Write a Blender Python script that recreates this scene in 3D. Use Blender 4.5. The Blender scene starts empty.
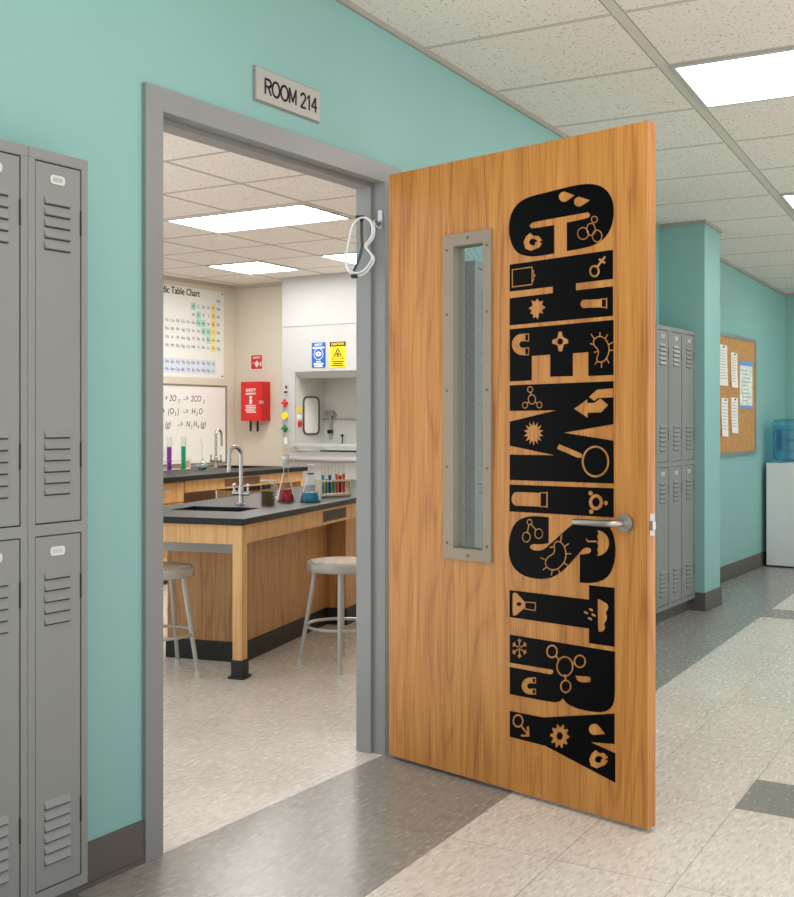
import bpy, bmesh, math, random
from mathutils import Vector, Matrix
random.seed(7)
SC = bpy.context.scene
COL = SC.collection
R = math.radians

# ------------------------------------------------------------------ materials
def srgb(r, g, b):
    f = lambda c: (c/255/12.92) if c/255 <= .04045 else ((c/255+.055)/1.055)**2.4
    return (f(r), f(g), f(b), 1)
def new_mat(name):
    m = bpy.data.materials.new(name); m.use_nodes = True
    nt = m.node_tree
    return m, nt, nt.nodes['Principled BSDF']
def flat(name, rgb, rough=.5, metal=0, noise=.03, nscale=8, bump=0, bscale=200, spec=.5, trans=0, emit=0, coat=0):
    m, nt, p = new_mat(name)
    c = srgb(*rgb)
    p.inputs['Roughness'].default_value = rough
    p.inputs['Metallic'].default_value = metal
    p.inputs['Specular IOR Level'].default_value = spec
    p.inputs['Transmission Weight'].default_value = trans
    p.inputs['Coat Weight'].default_value = coat
    tc = nt.nodes.new('ShaderNodeTexCoord')
    if noise:
        n = nt.nodes.new('ShaderNodeTexNoise'); n.inputs['Scale'].default_value = nscale
        nt.links.new(tc.outputs['Object'], n.inputs['Vector'])
        r = nt.nodes.new('ShaderNodeValToRGB')
        r.color_ramp.elements[0].position = .3; r.color_ramp.elements[1].position = .7
        r.color_ramp.elements[0].color = [x*(1-noise) for x in c[:3]]+[1]
        r.color_ramp.elements[1].color = [min(1, x*(1+noise)) for x in c[:3]]+[1]
        nt.links.new(n.outputs['Fac'], r.inputs['Fac'])
        nt.links.new(r.outputs['Color'], p.inputs['Base Color'])
    else:
        p.inputs['Base Color'].default_value = c
    if bump:
        b = nt.nodes.new('ShaderNodeTexNoise'); b.inputs['Scale'].default_value = bscale
        nt.links.new(tc.outputs['Object'], b.inputs['Vector'])
        bn = nt.nodes.new('ShaderNodeBump'); bn.inputs['Strength'].default_value = bump; bn.inputs['Distance'].default_value = .002
        nt.links.new(b.outputs['Fac'], bn.inputs['Height']); nt.links.new(bn.outputs['Normal'], p.inputs['Normal'])
    if emit:
        p.inputs['Emission Color'].default_value = c; p.inputs['Emission Strength'].default_value = emit
    return m
def wood(name, light, mid, dark, scale=1.0, rough=.38, axis='Z'):
    m, nt, p = new_mat(name)
    L = nt.links.new; N = nt.nodes.new
    tc = N('ShaderNodeTexCoord'); mp = N('ShaderNodeMapping')
    s = [26*scale]*3; s['XYZ'.index(axis)] = 1.1*scale
    mp.inputs['Scale'].default_value = s
    L(tc.outputs['Object'], mp.inputs['Vector'])
    n1 = N('ShaderNodeTexNoise'); n1.inputs['Scale'].default_value = 1; n1.inputs['Detail'].default_value = 5; n1.inputs['Roughness'].default_value = .6
    L(mp.outputs['Vector'], n1.inputs['Vector'])
    mp2 = N('ShaderNodeMapping'); s2 = [260*scale]*3; s2['XYZ'.index(axis)] = 3*scale; mp2.inputs['Scale'].default_value = s2
    L(tc.outputs['Object'], mp2.inputs['Vector'])
    n2 = N('ShaderNodeTexNoise'); n2.inputs['Scale'].default_value = 1; n2.inputs['Detail'].default_value = 3
    L(mp2.outputs['Vector'], n2.inputs['Vector'])
    # cathedral figure: bands of a stretched, warped field
    mp3 = N('ShaderNodeMapping'); s3 = [5.5*scale]*3; s3['XYZ'.index(axis)] = .55*scale; mp3.inputs['Scale'].default_value = s3
    L(tc.outputs['Object'], mp3.inputs['Vector'])
    n3 = N('ShaderNodeTexNoise'); n3.inputs['Scale'].default_value = 1; n3.inputs['Detail'].default_value = 1.5
    L(mp3.outputs['Vector'], n3.inputs['Vector'])
    mu = N('ShaderNodeMath'); mu.operation = 'MULTIPLY'; mu.inputs[1].default_value = 24
    L(n3.outputs['Fac'], mu.inputs[0])
    fr = N('ShaderNodeMath'); fr.operation = 'PINGPONG'; fr.inputs[1].default_value = 1
    L(mu.outputs[0], fr.inputs[0])
    def mix(a, b, w):
        x = N('ShaderNodeMath'); x.operation = 'MULTIPLY'; x.inputs[1].default_value = 1-w; L(a, x.inputs[0])
        y = N('ShaderNodeMath'); y.operation = 'MULTIPLY_ADD'; y.inputs[1].default_value = w; L(b, y.inputs[0]); L(x.outputs[0], y.inputs[2])
        return y.outputs[0]
    iv = N('ShaderNodeMath'); iv.operation = 'SUBTRACT'; iv.inputs[0].default_value = 1; L(fr.outputs[0], iv.inputs[1])
    pw = N('ShaderNodeMath'); pw.operation = 'POWER'; pw.inputs[1].default_value = 3; L(iv.outputs[0], pw.inputs[0])
    ln = N('ShaderNodeMath'); ln.operation = 'SUBTRACT'; ln.inputs[0].default_value = .62; L(pw.outputs[0], ln.inputs[1])
    f = mix(mix(n1.outputs['Fac'], ln.outputs[0], .20), n2.outputs['Fac'], .50)
    r = N('ShaderNodeValToRGB')
    e = r.color_ramp.elements; e[0].position = .33; e[0].color = srgb(*dark); e[1].position = .62; e[1].color = srgb(*light)
    k = e.new(.47); k.color = srgb(*mid)
    L(f, r.inputs['Fac']); L(r.outputs['Color'], p.inputs['Base Color'])
    p.inputs['Roughness'].default_value = rough
    bn = N('ShaderNodeBump'); bn.inputs['Strength'].default_value = .12; bn.inputs['Distance'].default_value = .001
    L(n2.outputs['Fac'], bn.inputs['Height']); L(bn.outputs['Normal'], p.inputs['Normal'])
    return m
class G:   # small node-graph helper
    def __init__(s, nt): s.nt = nt
    def n(s, t, **kw):
        x = s.nt.nodes.new(t)
        for k, v in kw.items():
            if k.startswith('i_'): x.inputs[int(k[2:])].default_value = v
            else: setattr(x, k, v)
        return x
    def m(s, op, a, b=0, c=0):
        x = s.nt.nodes.new('ShaderNodeMath'); x.operation = op
        for i, v in enumerate((a, b, c)):
            if hasattr(v, 'links'): s.nt.links.new(v, x.inputs[i])
            else: x.inputs[i].default_value = v
        return x.outputs[0]
    def L(s, a, b): s.nt.links.new(a, b)
    def mixc(s, fac, a, b):
        x = s.nt.nodes.new('ShaderNodeMix'); x.data_type = 'RGBA'
        for sock, v in ((x.inputs[0], fac), (x.inputs[6], a), (x.inputs[7], b)):
            if hasattr(v, 'links'): s.nt.links.new(v, sock)
            else: sock.default_value = v
        return x.outputs[2]
    def uv(s, theta):   # rotated plan coordinates
        g = s.n('ShaderNodeNewGeometry'); sp = s.n('ShaderNodeSeparateXYZ'); s.L(g.outputs['Position'], sp.inputs[0])
        x, y = sp.outputs[0], sp.outputs[1]; c, sn = math.cos(theta), math.sin(theta)
        u = s.m('ADD', s.m('MULTIPLY', x, c), s.m('MULTIPLY', y, sn))
        v = s.m('ADD', s.m('MULTIPLY', x, -sn), s.m('MULTIPLY', y, c))
        return g, u, v, x, y
    def near(s, v, off, pitch, half):   # 1 where v is within half of a grid line
        d = s.m('PINGPONG', s.m('SUBTRACT', v, off-pitch*50), pitch/2)
        return s.m('LESS_THAN', d, half)
def ceiling_mat(name, theta, u0, pu, v0, pv, hu, hv, tile, bar):
    m, nt, p = new_mat(name); g = G(nt)
    geo, u, v, x, y = g.uv(theta)
    line_u = g.near(u, u0, pu, hu); line_v = g.near(v, v0, pv, hv)
    line = g.m('MAXIMUM', line_u, line_v)
    lip = g.m('MAXIMUM', g.near(u, u0, pu, hu+.004), g.near(v, v0, pv, hv+.005))
    n = g.n('ShaderNodeTexNoise'); n.inputs['Scale'].default_value = 75; n.inputs['Detail'].default_value = 2; n.inputs['Roughness'].default_value = .6
    g.L(geo.outputs['Position'], n.inputs['Vector'])
    spk = g.m('MULTIPLY', g.m('LESS_THAN', n.outputs['Fac'], .375), .5)
    n2 = g.n('ShaderNodeTexNoise'); n2.inputs['Scale'].default_value = 160; n2.inputs['Detail'].default_value = 1
    g.L(geo.outputs['Position'], n2.inputs['Vector'])
    c1 = g.mixc(g.m('MULTIPLY', n2.outputs['Fac'], .4), srgb(*tile), srgb(*[t*.88 for t in tile]))
    c2 = g.mixc(spk, c1, srgb(*[t*.55 for t in tile]))
    c3 = g.mixc(lip, c2, srgb(*[b*.72 for b in bar]))
    c4 = g.mixc(line, c3, srgb(*bar))
    g.L(c4, p.inputs['Base Color']); p.inputs['Roughness'].default_value = .9; p.inputs['Specular IOR Level'].default_value = .1
    h = g.m('ADD', g.m('MULTIPLY', n.outputs['Fac'], .25), g.m('MULTIPLY', lip, -.5))
    bn = g.n('ShaderNodeBump'); bn.inputs['Strength'].default_value = .3; bn.inputs['Distance'].default_value = .004
    g.L(h, bn.inputs['Height']); g.L(bn.outputs['Normal'], p.inputs['Normal'])
    return m
def floor_mat():
    m, nt, p = new_mat('vinyl_tile'); g = G(nt)
    geo, u, v, x, y = g.uv(R(3.4))
    T = .333
    # which tile am I in -> small tone change and direction of marbling
    cu = g.m('FLOOR', g.m('DIVIDE', g.m('SUBTRACT', u, 3.56), T)); cv = g.m('FLOOR', g.m('DIVIDE', g.m('SUBTRACT', v, 1.495), T))
    wn = g.n('ShaderNodeTexWhiteNoise', noise_dimensions='2D'); cb = g.n('ShaderNodeCombineXYZ'); g.L(cu, cb.inputs[0]); g.L(cv, cb.inputs[1]); g.L(cb.outputs[0], wn.inputs['Vector'])
    def marble(rot, sx, sy, seed):
        mp = g.n('ShaderNodeMapping'); mp.inputs['Rotation'].default_value = (0, 0, rot); mp.inputs['Scale'].default_value = (sx, sy, 1); mp.inputs['Location'].default_value = (seed, seed, 0)
        g.L(geo.outputs['Position'], mp.inputs['Vector'])
        n = g.n('ShaderNodeTexNoise'); n.inputs['Scale'].default_value = 1; n.inputs['Detail'].default_value = 3; n.inputs['Roughness'].default_value = .6; n.inputs['Distortion'].default_value = .5
        g.L(mp.outputs['Vector'], n.inputs['Vector']); return n.outputs['Fac']
    a = marble(R(52), 24, 84, 0); b = marble(R(62), 28, 100, 5.3); c = marble(R(10), 3, 5, 9)
    dk = g.m('MULTIPLY', g.m('SMOOTH_MIN', g.m('MAXIMUM', g.m('MULTIPLY_ADD', a, -8, 3.95), 0), 1, .1), .55)
    lt = g.m('MINIMUM', g.m('MAXIMUM', g.m('MULTIPLY_ADD', b, 5, -2.65), 0), .8)
    class_f = g.m('MULTIPLY', g.m('GREATER_THAN', y, 2.27), g.m('SUBTRACT', 1, g.m('MULTIPLY', g.m('GREATER_THAN', x, 6.03), g.m('LESS_THAN', y, 2.64))))
    band = g.m('MULTIPLY', g.m('GREATER_THAN', v, 1.495), g.m('SUBTRACT', 1, class_f))
    stripe = g.m('MULTIPLY', g.m('GREATER_THAN', u, 7.10), g.m('LESS_THAN', u, 7.44))
    acc = g.m('MULTIPLY', g.m('MULTIPLY', g.m('GREATER_THAN', u, 3.56), g.m('LESS_THAN', u, 3.884)), g.m('MULTIPLY', g.m('LESS_THAN', v, .829), g.m('GREATER_THAN', v, .496)))
    dark_area = g.m('MAXIMUM', band, g.m('MULTIPLY', stripe, g.m('SUBTRACT', 1, class_f)))
    base = g.mixc(class_f, srgb(*FL_LIGHT), srgb(*FL_CLASS))
    base = g.mixc(dark_area, base, srgb(*FL_BAND))
    base = g.mixc(acc, base, srgb(*FL_ACC))
    tone = g.m('MULTIPLY_ADD', wn.outputs['Value'], .07, -.035)
    base = g.mixc(g.m('MULTIPLY', dk, .8), base, g.mixc(dark_area, srgb(*FL_FLECK), srgb(*FL_BFLECK)))
    base = g.mixc(g.m('MULTIPLY', lt, .17), base, g.mixc(g.m('MAXIMUM', dark_area, acc), srgb(*FL_HI), srgb(*FL_BHI)))
    hs = g.n('ShaderNodeHueSaturation'); g.L(base, hs.inputs['Color'])
    g.L(g.m('ADD', g.m('ADD', tone, 1), g.m('MULTIPLY_ADD', c, .16, -.08)), hs.inputs['Value'])
    seam = g.m('MAXIMUM', g.near(u, 3.56, T*2, .0016), g.near(v, 1.495, T, .0014))
    seam = g.m('MULTIPLY', seam, g.m('MULTIPLY_ADD', class_f, -.85, .85))
    thr = g.m('LESS_THAN', g.m('ABSOLUTE', g.m('SUBTRACT', y, 2.27)), .004)
    seam = g.m('MAXIMUM', seam, g.m('MULTIPLY', g.m('MULTIPLY', thr, g.m('LESS_THAN', x, 6.03)), .5))
    col = g.mixc(g.m('MULTIPLY', seam, .7), hs.outputs['Color'], srgb(88, 82, 72))
    g.L(col, p.inputs['Base Color'])
    g.L(g.m('MULTIPLY_ADD', a, .12, .20), p.inputs['Roughness']); p.inputs['Specular IOR Level'].default_value = .5
    bn = g.n('ShaderNodeBump'); bn.inputs['Strength'].default_value = .06; bn.inputs['Distance'].default_value = .002
    g.L(g.m('ADD', g.m('MULTIPLY', c, 2), g.m('MULTIPLY', seam, -1)), bn.inputs['Height']); g.L(bn.outputs['Normal'], p.inputs['Normal'])
    return m
def cork_mat():
    m, nt, p = new_mat('cork'); g = G(nt); tc = g.n('ShaderNodeTexCoord')
    n = g.n('ShaderNodeTexNoise'); n.inputs['Scale'].default_value = 120; n.inputs['Detail'].default_value = 4; g.L(tc.outputs['Object'], n.inputs['Vector'])
    r = g.n('ShaderNodeValToRGB'); r.color_ramp.elements[0].position = .35; r.color_ramp.elements[1].position = .65
    r.color_ramp.elements[0].color = srgb(168, 118, 66); r.color_ramp.elements[1].color = srgb(208, 160, 100)
    g.L(n.outputs['Fac'], r.inputs['Fac']); g.L(r.outputs['Color'], p.inputs['Base Color']); p.inputs['Roughness'].default_value = .9
    return m
def glass_mat(name, tint=(1, 1, 1), refl=.5, rough=.03, dense=0.0):
    m = bpy.data.materials.new(name); m.use_nodes = True; nt = m.node_tree; nt.nodes.clear(); g = G(nt)
    out = g.n('ShaderNodeOutputMaterial'); tr = g.n('ShaderNodeBsdfTransparent'); gl = g.n('ShaderNodeBsdfGlossy')
    tr.inputs['Color'].default_value = (*tint, 1); gl.inputs['Roughness'].default_value = rough
    lw = g.n('ShaderNodeLayerWeight'); lw.inputs['Blend'].default_value = .18
    f = g.m('MULTIPLY_ADD', lw.outputs['Fresnel'], refl, dense)
    mx = g.n('ShaderNodeMixShader'); g.L(f, mx.inputs[0]); g.L(tr.outputs[0], mx.inputs[1]); g.L(gl.outputs[0], mx.inputs[2]); g.L(mx.outputs[0], out.inputs['Surface'])
    return m
def liquid_mat(name, rgb, rough=.08):
    m = bpy.data.materials.new(name); m.use_nodes = True; nt = m.node_tree; p = nt.nodes['Principled BSDF']; g = G(nt)
    p.inputs['Base Color'].default_value = srgb(*rgb); p.inputs['Roughness'].default_value = rough; p.inputs['Transmission Weight'].default_value = .12; p.inputs['IOR'].default_value = 1.2
    return m
def emit_mat(name, rgb, strength):
    m = bpy.data.materials.new(name); m.use_nodes = True; nt = m.node_tree; nt.nodes.clear(); g = G(nt)
    out = g.n('ShaderNodeOutputMaterial'); e = g.n('ShaderNodeEmission'); e.inputs['Color'].default_value = (*rgb, 1); e.inputs['Strength'].default_value = strength
    g.L(e.outputs[0], out.inputs['Surface']); return m

# ------------------------------------------------------------------ geometry helpers
class MB:
    def __init__(s): s.bm = bmesh.new()
    def box(s, x0, x1, y0, y1, z0, z1, bev=0):
        b = s if not bev else MB()
        v = [b.bm.verts.new((x, y, z)) for x in (x0, x1) for y in (y0, y1) for z in (z0, z1)]
        for f in ((0, 1, 3, 2), (4, 6, 7, 5), (0, 4, 5, 1), (2, 3, 7, 6), (0, 2, 6, 4), (1, 5, 7, 3)): b.bm.faces.new([v[i] for i in f])
        if bev:
            bmesh.ops.bevel(b.bm, geom=b.bm.edges[:], offset=bev, segments=2, affect='EDGES', profile=.5)
            s.add(b)
        return s
    def add(s, o, M=None):
        me = bpy.data.meshes.new('t'); o.bm.to_mesh(me)
        if M is not None: me.transform(M)
        s.bm.from_mesh(me); bpy.data.meshes.remove(me); o.bm.free(); return s
    def add_mesh(s, me, M=None):
        if M is not None: me.transform(M)
        s.bm.from_mesh(me); bpy.data.meshes.remove(me); return s
    def lathe(s, prof, c=(0, 0, 0), seg=24, caps=True):
        rows = []
        for r, z in prof:
            rows.append([s.bm.verts.new((c[0]+r*math.cos(2*math.pi*i/seg), c[1]+r*math.sin(2*math.pi*i/seg), c[2]+z)) for i in range(seg)])
        for a, b in zip(rows, rows[1:]):
            for i in range(seg): s.bm.faces.new((a[i], a[(i+1) % seg], b[(i+1) % seg], b[i]))
        if caps:
            s.bm.faces.new(rows[0][::-1]); s.bm.faces.new(rows[-1])
        return s
    def tube(s, pts, r, seg=10, closed=False):
        pts = [Vector(p) for p in pts]; n = len(pts); rs = r if isinstance(r, (list, tuple)) else [r]*n
        rows = []; up = None
        for i, p in enumerate(pts):
            a = pts[i-1] if (i or closed) else p; b = pts[(i+1) % n] if (i < n-1 or closed) else p
            t = (b-a).normalized()
            if up is None:
                up = Vector((0, 0, 1)) if abs(t.z) < .9 else Vector((1, 0, 0))
            up = (up - t*up.dot(t)).normalized(); w = t.cross(up)
            rows.append([s.bm.verts.new(p+rs[i]*(up*math.cos(2*math.pi*k/seg)+w*math.sin(2*math.pi*k/seg))) for k in range(seg)])
        pr = list(zip(rows, rows[1:]))+([(rows[-1], rows[0])] if closed else [])
        for a, b in pr:
            for k in range(seg): s.bm.faces.new((a[k], a[(k+1) % seg], b[(k+1) % seg], b[k]))
        if not closed: s.bm.faces.new(rows[0][::-1]); s.bm.faces.new(rows[-1])
        return s
    def prism(s, poly, a0, a1, plane='XZ', at=None):
        # polygon in a plane, extruded along the third axis from a0 to a1
        def P(p, a): return {'XZ': (p[0], a, p[1]), 'XY': (p[0], p[1], a), 'YZ': (a, p[0], p[1])}[plane]
        A = [s.bm.verts.new(P(p, a0)) for p in poly]; B = [s.bm.verts.new(P(p, a1)) for p in poly]; n = len(poly)
        s.bm.faces.new(A); s.bm.faces.new(B[::-1])
        for i in range(n): s.bm.faces.new((A[i], B[i], B[(i+1) % n], A[(i+1) % n]))
        return s
    def ringprism(s, outer, inner, a0, a1, plane='XZ'):
        def P(p, a): return {'XZ': (p[0], a, p[1]), 'XY': (p[0], p[1], a), 'YZ': (a, p[0], p[1])}[plane]
        q = [[s.bm.verts.new(P(p, a)) for p in ps] for ps in (outer, inner) for a in (a0, a1)]
        n = len(outer)
        for i in range(n):
            j = (i+1) % n
            s.bm.faces.new((q[0][i], q[0][j], q[1][j], q[1][i])); s.bm.faces.new((q[2][i], q[3][i], q[3][j], q[2][j]))
            s.bm.faces.new((q[0][i], q[2][i], q[2][j], q[0][j])); s.bm.faces.new((q[1][i], q[1][j], q[3][j], q[3][i]))
        return s
    def build(s, name, mat, parent=None, smooth=False, M=None, angle=35):
        bmesh.ops.recalc_face_normals(s.bm, faces=s.bm.faces[:])
        me = bpy.data.meshes.new(name); s.bm.to_mesh(me); s.bm.free()
        if M is not None: me.transform(M)
        if mat: me.materials.append(mat)
        if smooth:
            for f in me.polygons: f.use_smooth = True
            me.set_sharp_from_angle(angle=R(angle))
        o = bpy.data.objects.new(name, me); COL.objects.link(o)
        if parent: o.parent = parent
        return o
def thing(name, label, cat, loc=(0, 0, 0), rz=0, group=None, rot=None):
    o = bpy.data.objects.new(name, None); COL.objects.link(o); o.empty_display_size = .05
    o.location = loc; o.rotation_euler = rot or (0, 0, rz)
    return tag(o, label, cat, group)
def tag(o, label, cat, group=None):
    o['label'] = label; o['category'] = cat
    if group: o['group'] = group
    return o
def struct(o, label=None, cat=None):
    o['kind'] = 'structure'
    if label: o['label'] = label; o['category'] = cat
    return o
def copy_tree(o, parent=None):
    c = o.copy(); COL.objects.link(c)
    if parent: c.parent = parent
    for ch in o.children: copy_tree(ch, c)
    return c
def text_mesh(body, size, depth=.001, align='CENTER', sx=1.0, bold=0.0):
    cu = bpy.data.curves.new('t', 'FONT'); cu.body = body; cu.size = size; cu.extrude = depth/2; cu.align_x = align; cu.align_y = 'CENTER'; cu.resolution_u = 3
    o = bpy.data.objects.new('t', cu); COL.objects.link(o)
    dg = bpy.context.evaluated_depsgraph_get(); me = bpy.data.meshes.new_from_object(o.evaluated_get(dg))
    bpy.data.objects.remove(o); bpy.data.curves.remove(cu)
    if sx != 1: me.transform(Matrix.Diagonal((sx, 1, 1, 1)))
    if bold:
        b = MB()
        for dx, dy, dz in ((-bold, 0, 0), (bold, 0, .00004), (0, bold, .00008)): b.bm.from_mesh(me); bmesh.ops.translate(b.bm, verts=b.bm.verts[-len(me.vertices):], vec=(dx, dy, dz))
        b.bm.to_mesh(me); b.bm.free()
    return me
def facing(d, pos):
    # text lies in local XY: turn it onto a vertical wall; d = '-Y' or '-X' = the way the wall faces
    if d == '-Y': rot = Matrix(((1, 0, 0), (0, 0, -1), (0, 1, 0)))
    else: rot = Matrix(((0, 0, -1), (-1, 0, 0), (0, 1, 0)))
    return Matrix.Translation(pos) @ rot.to_4x4()
def boolean(o, cutter):
    md = o.modifiers.new('b', 'BOOLEAN'); md.object = cutter; md.operation = 'DIFFERENCE'; md.solver = 'EXACT'; md.use_self = True
    dg = bpy.context.evaluated_depsgraph_get(); dg.update()
    me = bpy.data.meshes.new_from_object(o.evaluated_get(dg))
    o.modifiers.clear(); old = o.data; o.data = me; me.name = old.name; bpy.data.meshes.remove(old)
    cm = cutter.data; bpy.data.objects.remove(cutter); bpy.data.meshes.remove(cm)
def rrect(cx, cy, w, h, r, n=5):
    o = []
    for (sx, sy, a) in ((1, 1, 0), (-1, 1, 90), (-1, -1, 180), (1, -1, 270)):
        for i in range(n):
            t = R(a+90*i/(n-1)); o.append((cx+sx*(w/2-r)+r*math.cos(t), cy+sy*(h/2-r)+r*math.sin(t)))
    return o

# ------------------------------------------------------------------ light levels and the main surface tones
E_HALL, E_CLASS, W_STR, W_LOW, EXPO = 6.8, 18.0, 1.15, 1.55, 0.12
FLX, FLY, CLX, CLX2 = .6, -.7, 2.15, 4.9
CEIL_H, CEIL_C = (236, 229, 222), (246, 240, 233)
TEAL, LOCK, FRAME = (135, 181, 177), (130, 131, 128), (137, 139, 138)
WHITE = (186, 186, 185)
OAK = ((204, 146, 74), (187, 124, 56), (154, 95, 40))
FL_LIGHT, FL_CLASS, FL_BAND, FL_ACC = (230, 221, 210), (226, 218, 208), (153, 149, 142), (138, 135, 129)
FL_FLECK, FL_BFLECK, FL_HI, FL_BHI = (168, 152, 132), (104, 98, 90), (236, 230, 221), (174, 168, 159)

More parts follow.
